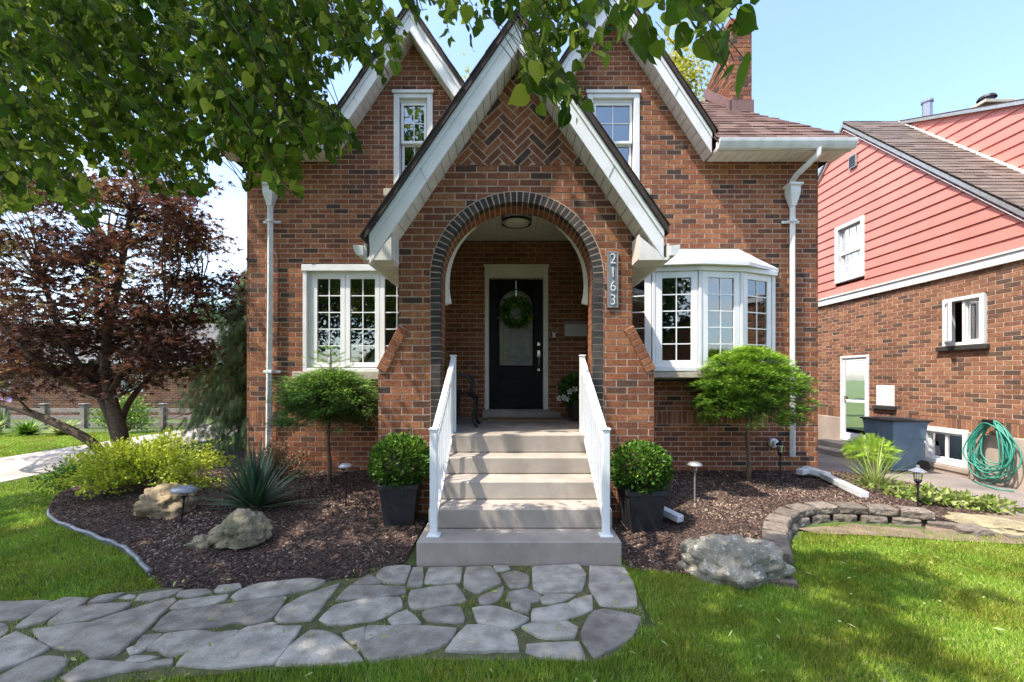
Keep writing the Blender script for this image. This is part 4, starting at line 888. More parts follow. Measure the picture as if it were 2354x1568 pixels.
# siding boards up the gable
RYN, RZN, kN = 9.47, 7.21, .985
z = 3.458; back = MB()
back.prism([(XN + .17, Y0, 3.3), (XN + .17, RYN - (RZN - 3.3) / kN, 3.3), (XN + .17, RYN, RZN - .02), (XN + .17, RYN + (RZN - 3.3) / kN, 3.3)], (.08, 0, 0))
SB = back.build('gable_wall', 'siding_salmon', nb)
def zr(y): return RZN - abs(y - RYN) * kN
while z < RZN - .05:
    z1 = min(z + .198, RZN - .02); ya0, yb0 = RYN - (RZN - z) / kN + .03, RYN + (RZN - z) / kN - .03; ya1, yb1 = RYN - (RZN - z1) / kN + .03, RYN + (RZN - z1) / kN - .03
    ya0 = max(ya0, Y0); ya1 = max(ya1, Y0); yb0 = min(yb0, Y1); yb1 = min(yb1, Y1)
    segs = [((ya0, yb0), (ya1, yb1))]
    if 3.72 < (z + z1) / 2 < 5.02: segs = [((ya0, 8.95), (ya1, 8.95)), ((9.75, yb0), (9.75, yb1))]
    for (a0, b0), (a1, b1) in segs:
        m = MB(); o = -.025; m.add([(XN - .025, a0, z), (XN - .025, b0, z), (XN - .004, b1, z1), (XN - .004, a1, z1), (XN + .019, a0, z), (XN + .019, b0, z), (XN + .019, b1, z1), (XN + .019, a1, z1)], [(0, 1, 2, 3), (4, 5, 6, 7), (0, 1, 5, 4), (2, 3, 7, 6), (1, 2, 6, 5), (0, 3, 7, 4)])
        m.build('siding_board', 'siding_salmon', SB)
    z += .198
# main roof of the neighbour
nr = MB(); XO = 7.435; XE = 16.0
for sg in (-1, 1):
    ye = RYN + sg * 4.0; ze = RZN - 4.0 * kN
    nr.prism([(XO, RYN, RZN), (XO, ye, ze), (XO, ye, ze + .10), (XO, RYN, RZN + .10)], (XE - XO, 0, 0))
NR_ = nr.build('roof', 'shingle_edge', nb)
rb = MB()
for sg in (-1, 1):
    rb.prism([(XO - .022, RYN, RZN - .02), (XO - .022, RYN + sg * 4.05, RZN - 4.05 * kN - .02), (XO - .022, RYN + sg * 4.05, RZN - 4.05 * kN + .05), (XO - .022, RYN, RZN + .05)], (.022, 0, 0))
rb.build('rake_board', 'solar_steel', nb)
so = MB()
for sg in (-1, 1): so.prism([(XO, RYN, RZN - .09), (XO, RYN + sg * 4.0, RZN - 4.0 * kN - .09), (XN, RYN + sg * 4.0, RZN - 4.0 * kN - .09), (XN, RYN, RZN - .09)], (0, 0, .012))
so.build('soffit', 'gutter_white', nb)
PS = Pieces(); sN = math.hypot(1, kN)
fs1 = Fr((XO - .02, RYN - 4.0, RZN - 4.0 * kN + .10), (1, 0, 0), (0, 1 / sN, kN / sN), (0, -kN / sN, 1 / sN))
shingles(PS, fs1, [(-1, 0, 0), (1, 0, 3.2), (0, 1, 4.0 * sN)], 4.0 * sN, 0, 3.2, NR_, 'shingle_neighbour', exp=.14, tab=(.2, .4)); PS.finish(0)
# dormer behind: sidewall of boards, shed roof
XD = 8.7; DZ = lambda y: 7.27 - (9.47 - y) * .45; z = 4.2; DMW = MB(); DMW.prism([(XD + .02, 5.4, RZN - (RYN - 5.4) * kN), (XD + .02, 9.44, 7.19), (XD + .02, 9.44, 7.22), (XD + .02, 5.4, DZ(5.4))], (.1, 0, 0)); DM = DMW.build('dormer_wall', 'siding_salmon', nb)
z = RZN - (RYN - 5.4) * kN
while z < 7.2:
    z1 = z + .198; q = [(5.4, z), (9.6, z), (9.6, z1), (5.4, z1)]
    q = clip(q, [(-kN * -1, -1, -(RZN - RYN * kN) - .13), (-.45, 1, 7.27 - 9.47 * .45)])
    if len(q) > 2:
        m = MB(); n = len(q); vs = [(XD - .025 + .021 * (v - z) / .198, u, v) for u, v in q] + [(XD + .019, u, v) for u, v in q]
        m.add(vs, [tuple(range(n)), tuple(range(n, 2 * n))] + [(i, (i + 1) % n, n + (i + 1) % n, n + i) for i in range(n)]); m.build('siding_board', 'siding_salmon', DM)
    z = z1
m = MB(); m.prism([(XD - .06, 5.1, DZ(5.1)), (XD - .06, 9.55, DZ(9.55)), (XD - .06, 9.55, DZ(9.55) + .06), (XD - .06, 5.1, DZ(5.1) + .06)], (7, 0, 0)); m.build('dormer_roof', 'shingle_edge', nb)
m = MB(); m.prism([(XD - .082, 5.1, DZ(5.1) - .03), (XD - .082, 9.55, DZ(9.55) - .03), (XD - .082, 9.55, DZ(9.55) + .03), (XD - .082, 5.1, DZ(5.1) + .03)], (.02, 0, 0)); m.build('rake_board', 'solar_steel', nb)
m = MB(); m.bar((XD - .05, 5.4, RZN - (RYN - 5.4) * kN + .13), (XD - .05, 9.44, 7.31 - .03), .05, .05); m.build('flashing', 'cream_paint', nb)
m = MB(); m.box(10.55, 11.05, 9.4, 9.8, 6.9, 7.66); NC = m.build('chimney', 'brick_neighbour', nb); m = MB(); m.box(10.47, 11.13, 9.33, 9.87, 7.665, 7.74); m.build('chimney_cap', 'limestone', NC, bevel=.01)
m = MB(); m.lathe([(.13, 7.83), (.13, 7.97), (.0, 7.97)], (10.8, 9.6, -.09), 12); m.lathe([(.17, 7.99), (.14, 8.05), (0, 8.08)], (10.8, 9.6, -.09), 12); m.build('flue_cowl', 'metal_black', NC)
m = MB(); m.lathe([(.09, 7.1), (.09, 7.75), (.11, 7.75), (.11, 7.80), (0, 7.80)], (9.35, 9.5, 0), 10); m.build('vent_pipe', 'solar_cap', nb)
m = MB(); fbox(m, fn, 9.13, 9.33, 6.16, 6.44, .03, .06); 
GV = m.build('gable_vent', 'solar_steel', nb); m = MB()
for i in range(5): fbox(m, fn, 9.15, 9.31, 6.19 + i * .048, 6.215 + i * .048, .061, .07)
m.build('louvre', 'metal_black', GV)
# windows and door of the neighbour
def nwin(u0, u1, v0, v1, t, bars, nm='window', wo=.03):
    w = MB(); ring(w, fn, u0, u1, v0, v1, t, -.14, wo, tb=t * .9); return w.build(nm, 'white_paint', nb, bevel=.004)
W1 = nwin(8.95, 9.75, 3.73, 5.02, .085, 0, wo=.05); sash(W1, fn, 9.035, 9.665, 4.35, 4.93, 3, 2, -.03, t=.028, gt=.012, gm='clear_glass'); sash(W1, fn, 9.035, 9.665, 3.81, 4.37, 3, 2, -.07, t=.028, gt=.012, gm='clear_glass')
m = MB(); fbox(m, fn, 9.02, 9.68, 3.8, 4.95, -.16, -.15); m.build('blind', 'shade_beige', W1)
W2 = nwin(6.69, 7.33, 2.10, 2.91, .06, 0); sash(W2, fn, 6.75, 7.01, 2.16, 2.85, 1, 1, -.03, t=.03)
U2 = Vector((-.45, -.62, 0)).normalized(); fo = Fr((XN - .0, 7.27, 0), U2, (0, 0, 1), Vector((-U2.y, U2.x, 0))); sash(W2, fo, 0, .30, 2.17, 2.84, 1, 1, .0, t=.035)
m = MB(); fbox(m, fn, 6.99, 7.03, 2.16, 2.85, -.08, .0); m.build('mullion', 'white_paint', W2)
m = MB(); fbox(m, fn, 6.62, 7.42, 2.02, 2.092, -.02, .06); m.build('window_sill', 'brick_dark', nb, bevel=.005)
W3_ = nwin(6.93, 7.72, .062, .695, .085, 0, wo=.02); sash(W3_, fn, 7.015, 7.325, .14, .61, 1, 1, -.02, t=.035); sash(W3_, fn, 7.325, 7.635, .14, .61, 1, 1, -.05, t=.035)
m = MB(); fbox(m, fn, 6.9, 7.78, -.02, .055, -.05, .05); m.build('window_sill', 'foundation', nb, bevel=.006)
nd = MB(); ring(nd, fn, 8.86, 9.62, .16, 2.05, .05, -.12, .02); ND = nd.build('door_frame', 'white_paint', nb, bevel=.004)
nd = MB(); ring(nd, fn, 8.915, 9.565, .215, 1.995, .06, -.03, -.0, tb=.12); fbox(nd, fn, 8.975, 9.505, 1.02, 1.08, -.03, 0); DR = nd.build('storm_door', 'white_vinyl', nb, bevel=.003)
m = MB(); fbox(m, fn, 8.976, 9.504, 1.082, 1.93, -.02, -.014); fbox(m, fn, 8.976, 9.504, .336, 1.018, -.02, -.014); m.build('pane', 'clear_glass', DR)
m = MB(); fbox(m, fn, 8.93, 9.55, .2, 1.98, -.11, -.08); m.build('inner_door', 'mailbox_metal', DR)
m = MB()
for a, b in ((9.05, 9.13), (9.17, 9.25), (9.29, 9.37)): fbox(m, fn, a, b, 1.15, 1.72, -.079, -.075)
m.build('door_light', 'door_black', DR)
m = MB(); fbox(m, fn, 9.47, 9.51, 1.05, 1.16, .001, .02); m.build('door_handle', 'nickel', DR)
m = MB(); fbox(m, fn, 8.27, 8.68, 1.0, 1.41, -.08, .012); m.build('milk_door', 'white_paint', nb, bevel=.006)
m = MB(); fbox(m, fn, 8.22, 8.73, .93, .998, -.02, .055); m.build('sill', 'brick_dark', nb, bevel=.004)
nbk = MB(); nbk.box(XN + .2, XE - .2, Y0, Y0 + .1, -.3, 3.4); nbk.box(XN + .9, XN + 1.0, Y0 + .1, Y1, -.3, 3.3); nbk.box(XE - .3, XE - .2, Y0, Y1, -.3, 3.4); nbk.box(XN + .2, XE - .3, Y1, Y1 + .1, -.3, 3.4); nbk.build('inner_wall', 'interior', nb)
st = thing('side_steps', 'low concrete steps under the neighbour\'s white side door', 'steps', (7.1, 9.2, -.09))
for (x0, z0, z1) in ((6.75, -.12, .03), (7.05, .031, .15)): m = MB(); m.box(x0, 7.465, 8.75, 9.75, z0, z1); m.build('step', 'concrete_step', st, bevel=.01)

# ================================================================== things on the wall and the porch
ns = thing('house_number', 'grey upright plaque with white raised digits 2163 on the brick pier right of the arch', 'house number', (1.09, 4.55, 2.32))
m = MB(); m.box(1.042, 1.142, YP - .018, YP - .003, 2.325, 2.915); m.build('plaque', 'sign_grey', ns, bevel=.002)
m = MB(); ring(m, fp, 1.036, 1.148, 2.319, 2.921, .007, .0045, .022); m.build('border', 'solar_steel', ns)
for i, ch in enumerate('2163'):
    cu = bpy.data.curves.new('digit', 'FONT'); cu.body = ch; cu.size = .165; cu.align_x = 'CENTER'; cu.align_y = 'CENTER'; cu.extrude = .004; cu.offset = -.0022
    to = bpy.data.objects.new('digit', cu); me = bpy.data.meshes.new_from_object(to); bpy.data.objects.remove(to)
    me.materials.clear(); me.materials.append(MATS['white_vinyl']); o = link('digit', me, ns)
    o.matrix_basis = Matrix.Translation((1.092, YP - .0245, 2.84 - i * .148)) @ Matrix.Rotation(math.radians(90), 4, 'X') @ Matrix.Diagonal((.82, 1, 1, 1))
lt = thing('ceiling_light', 'round flush ceiling light with a dark ring under the porch ceiling', 'ceiling light', (.06, 5.6, 3.70))
m = MB(); m.lathe([(.0, 3.58), (.10, 3.583), (.165, 3.60), (.17, 3.70)], (.06, 5.6, 0), 32); m.build('diffuser', 'lamp_glass', lt, smooth=True)
m = MB(); m.lathe([(.196, 3.605), (.20, 3.605), (.20, 3.635), (.196, 3.635), (.196, 3.605)], (.06, 5.6, 0), 40); m.lathe([(.196, 3.675), (.20, 3.675), (.20, 3.70), (.196, 3.70), (.196, 3.675)], (.06, 5.6, 0), 40)
for k in range(4): a = k * math.pi / 2 + .5; m.box(.06 + .197 * math.cos(a) - .004, .06 + .197 * math.cos(a) + .004, 5.6 + .197 * math.sin(a) - .004, 5.6 + .197 * math.sin(a) + .004, 3.61, 3.70)
m.build('ring', 'metal_black', lt)
mbx = thing('mailbox', 'pale metal wall mailbox on the brick right of the black front door', 'mailbox', (.99, YD, 2.2))
m = MB(); m.prism([(.815, YD - .003, 2.195), (.815, YD - .10, 2.20), (.815, YD - .115, 2.36), (.815, YD - .003, 2.42)], (.345, 0, 0)); m.build('body', 'mailbox_metal', mbx, bevel=.004)
m = MB(); m.prism([(.805, YD - .003, 2.445), (.805, YD - .13, 2.375), (.805, YD - .13, 2.34), (.805, YD - .122, 2.34), (.805, YD - .12, 2.368), (.805, YD - .003, 2.43)], (.365, 0, 0)); m.build('lid', 'mailbox_metal', mbx)
db = thing('doorbell', 'small white doorbell camera beside the front door frame', 'doorbell', (.655, YD, 2.24))
m = MB(); m.box(.63, .68, YD - .025, YD - .003, 2.19, 2.30); m.build('body', 'white_vinyl', db, bevel=.005)
m = MB(); m.box(.636, .674, YD - .029, YD - .0255, 2.31 - .045, 2.31 - .015); m.build('button', 'metal_black', db)
m = MB(); m.box(-.38, .70, 6.02, 6.44, .9400, .957); tag(m.build('doormat', 'mat_tan', None, bevel=.004), 'tan coir doormat on the porch floor in front of the black door', 'doormat')
# wreath
wr = thing('wreath', 'dark green leafy wreath hanging on the glass of the black front door', 'wreath', (.064, 6.6, 2.58))
n = 900; t = npr.rand(n) * 2 * np.pi; r = .165 + npr.randn(n) * .032; ph = npr.rand(n) * 2 * np.pi; q = npr.rand(n) * .05
Pp = np.stack([.064 + (r + q * np.cos(ph) * .6) * np.cos(t), YDf - .035 - np.abs(q * np.sin(ph)) , 2.58 + (r + q * np.cos(ph) * .6) * np.sin(t)], 1)
D = np.stack([np.cos(t) * .6 - np.sin(t), -.5 - npr.rand(n) * .4, np.sin(t) * .6 + np.cos(t)], 1) + npr.randn(n, 3) * .4
foliage('leaves', LEAF_T, LEAF_F, Pp, D, npr.rand(n) * 6, .05 + npr.rand(n) * .03, npr.rand(n) * .7, 'leaf_spruce', wr, 'stuff')
m = MB(); m.tube([(.064 + .165 * math.cos(a / 24 * 6.283), YDf - .03, 2.58 + .165 * math.sin(a / 24 * 6.283)) for a in range(25)], .022, 6); m.build('ring', 'bark_dark', wr)
m = MB(); m.box(.054, .074, YDf - .006, YDf - .001, 2.76, 3.085); m.build('hanger', 'nickel', wr)
# metal chair
chr_ = thing('metal_chair', 'black ornamental cast metal bistro chair behind the left handrail', 'chair', (-.62, 5.45, .94))
cx, cy, zs = -.66, 5.42, .94
m = MB(); m.lathe([(0, zs + .43), (.19, zs + .435), (.20, zs + .425), (.19, zs + .41), (0, zs + .41)], (cx, cy, 0), 20); m.build('seat', 'metal_black', chr_)
for dx, dy in ((1, -1), (1, 1), (-1, -1), (-1, 1)):
    m = MB(); m.tube([(cx + dx * .12, cy + dy * .12, zs + .41), (cx + dx * .20, cy + dy * .18, zs + .36), (cx + dx * .19, cy + dy * .18, zs + .22), (cx + dx * .17, cy + dy * .17, zs + .10), (cx + dx * .23, cy + dy * .21, zs + .004)], [.024, .019, .017, .017, .022], 6); m.build('leg', 'metal_black', chr_)
bk = MB()
for s in (-1, 1): bk.tube([(cx - .17, cy + s * .15, zs + .42), (cx - .21, cy + s * .19, zs + .6), (cx - .22, cy + s * .14, zs + .78), (cx - .22, cy + s * .05, zs + .83), (cx - .22, cy, zs + .80)], .017, 6)
for k in range(4): a = k * .09 - .135; bk.tube([(cx - .19, cy + a, zs + .45), (cx - .215, cy + a * .6 + .03, zs + .58), (cx - .22, cy + a * .8 - .02, zs + .68), (cx - .22, cy + a * .4, zs + .79)], .013, 5)
bk.build('backrest', 'metal_black', chr_)
for s in (-1, 1): m = MB(); m.tube([(cx - .20, cy + s * .18, zs + .62), (cx - .05, cy + s * .24, zs + .66), (cx + .10, cy + s * .22, zs + .64), (cx + .16, cy + s * .19, zs + .56), (cx + .14, cy + s * .17, zs + .43)], .016, 6); m.build('armrest', 'metal_black', chr_)
# potted plants on the porch
def blades(name, c, n, L0, L1, w, spread, m, parent, kind='stuff', droop=.5, seg=5, tone=(0, 1), up=.6):
    mb = MB()
    for i in range(n):
        a = rnd.random() * 6.283; el = math.radians(rnd.uniform(*spread)); Ln = rnd.uniform(L0, L1); p = Vector((c[0] + rnd.uniform(-.03, .03), c[1] + rnd.uniform(-.03, .03), c[2])); d = Vector((math.cos(a) * math.cos(el), math.sin(a) * math.cos(el), math.sin(el)))
        side = Vector((-math.sin(a), math.cos(a), 0)); vs = []
        for k in range(seg + 1):
            tt = k / seg; ww = w * (.55 + .9 * tt if tt < .35 else (1 - tt) * 1.35 + .02); vs += [p - side * ww / 2, p + side * ww / 2 , p + d.cross(side) * ww * .12]
            d = (d - Vector((0, 0, droop * Ln / seg * (.5 + tt * 1.5)))).normalized(); p = p + d * Ln / seg
        fs = []
        for k in range(seg): b = k * 3; fs += [(b, b + 2, b + 5, b + 3), (b + 2, b + 1, b + 4, b + 5)]
        mb.add(vs, fs, rnd.uniform(*tone))
    return mb.build(name, m, parent, kind)
pf = thing('flower_pot', 'dark pot with white flowers and dark foliage right of the front door', 'potted plant', (.97, 6.2, .94))
m = MB(); m.lathe([(0, .941), (.12, .941), (.16, 1.20), (.175, 1.20), (.175, 1.235), (.15, 1.235), (.14, 1.19), (0, 1.19)], (.97, 6.2, 0), 20); m.build('pot', 'pot_black', pf, smooth=False)
n = 900; u = npr.randn(n, 3); u /= np.linalg.norm(u, axis=1)[:, None]; rr = npr.rand(n) ** .4; Pp = np.array([.94, 6.17, 1.36]) + u * rr[:, None] * np.array([.22, .2, .24])
foliage('leaves', LEAF_T, LEAF_F, Pp, u + npr.randn(n, 3) * .5, npr.rand(n) * 6, .06 + npr.rand(n) * .04, npr.rand(n) * .6, 'leaf_box', pf, 'stuff')
for (dx, dy, dz) in ((-.12, -.17, .06), (-.15, -.14, -.04), (.03, -.19, .0), (-.05, -.18, .1), (-.2, -.1, -.02), (.08, -.17, .03), (-.26, -.05, -.04)):
    m = MB(); c = Vector((.94 + dx, 6.17 + dy, 1.30 + dz))
    for k in range(5):
        a = k * 1.2566 + dx * 9; p1 = c + Vector((math.cos(a - .5) * .035, -.012, math.sin(a - .5) * .035)); p2 = c + Vector((math.cos(a) * .05, -.02, math.sin(a) * .05)); p3 = c + Vector((math.cos(a + .5) * .035, -.012, math.sin(a + .5) * .035)); m.add([c, p1, p2, p3], [(0, 1, 2, 3)])
    m.build('flower', 'petal_white', pf)
pg = thing('grass_pot', 'pot of spiky grass behind the top of the left handrail', 'potted plant', (-.86, 5.7, .94))
m = MB(); m.lathe([(0, .941), (.13, .941), (.17, 1.36), (.185, 1.36), (.185, 1.40), (.16, 1.40), (.15, 1.34), (0, 1.34)], (-.86, 5.7, 0), 20); m.build('pot', 'pot_black', pg)
blades('leaves', (-.86, 5.7, 1.35), 60, .35, .68, .012, (50, 88), 'leaf_lily', pg, droop=.6, tone=(0, .5))

# ================================================================== planters by the steps
def planter(x, y, z, label, s=1.0, tone=(.0, .9), seed=1, half=.2):
    t = thing('boxwood_planter', label, 'planter', (x, y, z), 'square black planters with clipped round bushes')
    m = MB(); h = .42 * s; m.sqlathe([(0, z + .002), (half * .72, z + .002), (half * .93, z + h - .05), (half, z + h - .05), (half, z + h), (half * .9, z + h), (half * .86, z + h - .06), (0, z + h - .06)], (x, y, 0), .08); m.build('pot', 'pot_black', t, bevel=.003)
    rs = np.random.RandomState(seed); n = 5200; u = rs.randn(n, 3); u /= np.linalg.norm(u, axis=1)[:, None]; R = .285 * s
    lump = 1 + .07 * np.array([noise.noise(Vector(v) * 3.1 + Vector((seed, 0, 0))) for v in u]) * 2.6
    r = R * (1 - .26 * rs.rand(n) ** 1.4 + .10 * (rs.rand(n) > .93) * rs.rand(n)) * lump; c = np.array([x, y, z + h + .19 * s]); Pp = c + u * r[:, None] * np.array([1.0, 1.0, .86])
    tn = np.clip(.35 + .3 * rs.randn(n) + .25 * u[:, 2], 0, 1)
    foliage('leaves', LEAF_T, LEAF_F, Pp, u + rs.randn(n, 3) * .55 + np.array([0, 0, .35]), rs.rand(n) * 6, .034 + rs.rand(n) * .022, tn, 'leaf_box', t, 'stuff')
    m = MB(); m.lathe([(.0, -.2), (.12, -.17), (.2, -.02), (.17, .12), (0, .2)], (x, y, z + h + .18 * s), 10); m.build('core', 'bark_dark', t)
planter(-1.16, 4.42, .035, 'round clipped bush in a square black pot left of the porch steps, in shade', 1.06, seed=3)
planter(1.31, 4.30, .03, 'round clipped bush in a square black pot right of the porch steps, half sunlit', 1.0, seed=5)

# ================================================================== path lights
def disc_light(x, y, z, h, label, m1='solar_cap', m2='metal_black', r=.065, tilt=0):
    t = thing('path_light', label, 'garden light', (x, y, z), 'solar path lights in the beds'); k = tilt
    m = MB(); m.lathe([(0, h + .03), (r * .6, h + .024), (r, h), (r, h - .012), (r * .8, h - .014), (0, h - .014)], n=18); o1 = m
    b = MB(); b.lathe([(.032, h - .015), (.028, h - .075), (.0, h - .08)], n=12)
    s = MB(); s.lathe([(.034, h - .08), (.012, h - .10), (.009, h - .11), (.009, -.03), (0, -.05)], n=8)
    for mb, nm, mt in ((o1, 'cap', m1), (b, 'lens', 'clear_glass'), (s, 'stake', m2)):
        M_ = Matrix.Translation((x, y, z)) @ Matrix.Rotation(tilt, 4, 'Y'); mb.v = [tuple(M_ @ Vector(p)) for p in mb.v]; mb.build(nm, mt, t, smooth=nm != 'stake')
def lantern(x, y, z, h, label, glass):
    t = thing('path_light', label, 'garden light', (x, y, z), 'solar path lights in the beds')
    m = MB(); m.lathe([(0, h + .05), (.015, h + .05), (.018, h + .02), (.05, h), (.062 if not glass else .085, h - .02), (0, h - .02)], (x, y, z), 14); m.build('cap', 'metal_black' if not glass else 'solar_cap', t)
    m = MB(); m.lathe([(.045 if not glass else .055, h - .021), (.03, h - .12), (0, h - .12)], (x, y, z), 12); m.build('lens', 'clear_glass', t)
    m = MB()
    for k in range(6): a = k * math.pi / 3; m.tube([(x + .05 * math.cos(a), y + .05 * math.sin(a), z + h - .02), (x + .032 * math.cos(a), y + .032 * math.sin(a), z + h - .12)], .003, 4)
    m.lathe([(.035, h - .118), (.04, h - .13), (.012, h - .17), (.010, -.05), (0, -.05)], (x, y, z), 10); m.build('stake', 'metal_black', t)
g = GD(795, 1172, .06); disc_light(g[0], g[1], z_lb(*g), .46, 'black solar light with a disc cap standing between left topiary and left pot', r=.078)
disc_light(-3.42, 4.36, .05, .36, 'solar light with a broad grey cap beside the tan rock, half behind the spiky yucca', r=.12, tilt=.12)
g = GD(268, 1135, .05); disc_light(g[0], g[1], .05, .30, 'grey-capped solar light at the foot of the red maple, in front of its trunk', r=.10)
g = GD(1597, 1156, .13); disc_light(g[0], g[1], z_rb(*g), .42, 'silver solar light standing in sunlit brown mulch right of the steps', 'solar_steel', 'solar_steel', r=.083)
lantern(3.70, 5.82, .15, .50, 'black lantern-style solar light against the brick wall right of the topiary trunk', False)
g = GD(2110, 1162, .07); lantern(g[0], g[1], .06, .43, 'black solar light with a clear flared glass by the driveway end of the block wall', True)
# downspout extensions and vent
e = thing('downspout_extension', 'white downspout extension lying on dark mulch near the house corner', 'downspout', (4.4, 5.6, .15), 'downspout extensions on the ground')
m = MB(); m.bar((4.22, 6.0, .25), (4.02, 5.9, .24), .10, .08); m.bar((4.18, 6.04, .26), (4.32, 5.75, .22), .11, .085); m.build('elbow', 'downspout_grime', e, bevel=.01)
m = MB(); m.bar((4.28, 5.80, .22), (4.12, 4.93, .185), .095, .075); m.build('pipe', 'gutter_white', e, bevel=.006)
e = thing('downspout_extension', 'short white downspout extension poking out behind the right black pot', 'downspout', (1.6, 4.4, .06), 'downspout extensions on the ground')
m = MB(); m.bar((1.50, 4.75, .16), (1.72, 4.30, .115), .09, .07); m.build('pipe', 'gutter_white', e, bevel=.006)
m = MB(); m.lathe([(.07, 0), (.07, .05), (.045, .07), (.045, .12), (0, .12)], n=14); M_ = Matrix.Translation((3.93, 6.372, .58)) @ Matrix.Rotation(math.radians(90), 4, 'X'); m.v = [tuple(M_ @ Vector(p)) for p in m.v]; link_ = m.build('wall_vent', 'white_vinyl', house)
# ---- edging strip
ED = [GD(*p) for p in [(238, 1098), (168, 1146), (138, 1156), (118, 1174), (112, 1188), (122, 1202), (150, 1216), (195, 1233), (240, 1251), (272, 1263), (298, 1279), (320, 1301), (345, 1328)]]
def smoothline(pts, k=6):
    out = []; n = len(pts)
    for i in range(n - 1):
        p0, p1, p2, p3 = pts[max(i - 1, 0)], pts[i], pts[i + 1], pts[min(i + 2, n - 1)]
        for j in range(k):
            t = j / k; out.append(tuple(.5 * (2 * b + (c - a) * t + (2 * a - 5 * b + 4 * c - d) * t * t + (3 * b - a - 3 * c + d) * t ** 3) for a, b, c, d in zip(p0, p1, p2, p3)))
    return out + [pts[-1]]
EDS = smoothline(ED); m = MB(); m.tube([(x, y, .045 + .006 * math.sin(i * .9)) for i, (x, y) in enumerate(EDS)], .017, 8); eo = m.build('bed_edging', 'edging', None, smooth=True)
m2 = MB()
for (a, b), (c, d) in zip(EDS, EDS[1:]): m2.add([(a, b, -.03), (c, d, -.03), (c, d, .04), (a, b, .04)], [(0, 1, 2, 3)])
tag(eo, 'curved grey garden edging between the left lawn and the mulch bed', 'edging'); m2.build('skirt', 'edging', eo)
# ---- retaining wall of blocks
rw = thing('retaining_wall', 'low curved wall of split-face tan blocks holding up the right bed', 'wall', (3.2, 4.5, 0))
RS = smoothline(RET + [(4.62, 4.2)], 12); cum = [0]
for a, b in zip(RS, RS[1:]): cum.append(cum[-1] + math.dist(a, b))
def at(s):
    for i in range(len(cum) - 1):
        if cum[i + 1] >= s: t = (s - cum[i]) / (cum[i + 1] - cum[i]); p = Vector(RS[i]).lerp(Vector(RS[i + 1]), t); d = (Vector(RS[i + 1]) - Vector(RS[i])).normalized(); return p, d
    return Vector(RS[-1]), (Vector(RS[-1]) - Vector(RS[-2])).normalized()
def block(p, d, z0, z1, L_, W_=.19, tone=None, out=.0):
    nI = Vector((-d.y, d.x)); vs = []; nx, ny, nz_ = 9, 6, 5; me = bpy.data.meshes.new('block'); sd = rnd.random() * 99
    bm_v = {}; vs = []; fs = []
    def V(i, j, k):
        key = (i, j, k)
        if key not in bm_v:
            fx, fy, fz = i / nx, j / ny, k / nz_; q = p + d * ((fx - .5) * L_ * (1 - .10 * fy)) + nI * (fy * W_ - out); z = z0 + (z1 - z0) * fz
            pr = noise.noise(Vector((q.x * 17 + sd, q.y * 17, z * 22))); r = .016 * (pr + .35 * noise.noise(Vector((q.x * 50, q.y * 50, z * 50)))) if fy < .01 else .003 * pr
            ed = (.008 if (k in (0, nz_) and j == 0) else 0) + (.008 if (i in (0, nx) and j == 0) else 0); q = q + nI * (-r + ed); z += (.0025 * noise.noise(Vector((q.x * 20, q.y * 20, sd))) - (.004 if k == nz_ and (j in (0, ny) or i in (0, nx)) else 0))
            bm_v[key] = len(vs); vs.append((q.x, q.y, z))
        return bm_v[key]
    for i in range(nx):
        for j in range(ny): fs += [(V(i, j, nz_), V(i + 1, j, nz_), V(i + 1, j + 1, nz_), V(i, j + 1, nz_))]
    for i in range(nx):
        for k in range(nz_): fs += [(V(i, 0, k), V(i + 1, 0, k), V(i + 1, 0, k + 1), V(i, 0, k + 1)), (V(i, ny, k), V(i + 1, ny, k), V(i + 1, ny, k + 1), V(i, ny, k + 1))]
    for j in range(ny):
        for k in range(nz_): fs += [(V(0, j, k), V(0, j + 1, k), V(0, j + 1, k + 1), V(0, j, k + 1)), (V(nx, j, k), V(nx, j + 1, k), V(nx, j + 1, k + 1), V(nx, j, k + 1))]
    me.from_pydata(vs, [], fs); me.materials.append(MATS['retaining_block']); me.update(); o = link('block', me, rw); o['tone'] = rnd.random() if tone is None else tone
# travelling with the bed on the left side: d direction gives nI to the left
L_t = cum[-1]
s = .13
while s < L_t - .25: 
    p, d = at(s); block(p, d, .088 - .012 * (s / L_t), .172 - .012 * (s / L_t), .27, out=.0); s += .283
s = .30
while s < L_t - .02: p, d = at(s); block(p, d, -.02, .083 - .012 * (s / L_t), .235, W_=.17, out=.02); s += .285
block(Vector((2.13, 3.20)), Vector((.25, .97)).normalized(), -.03, .055, .26, tone=.2); block(Vector((4.55, 4.14)), Vector((.95, -.3)).normalized(), -.03, .075, .27, out=.02)
block(Vector((4.9, 4.02)), Vector((.95, -.3)).normalized(), -.04, .035, .27, out=.02)

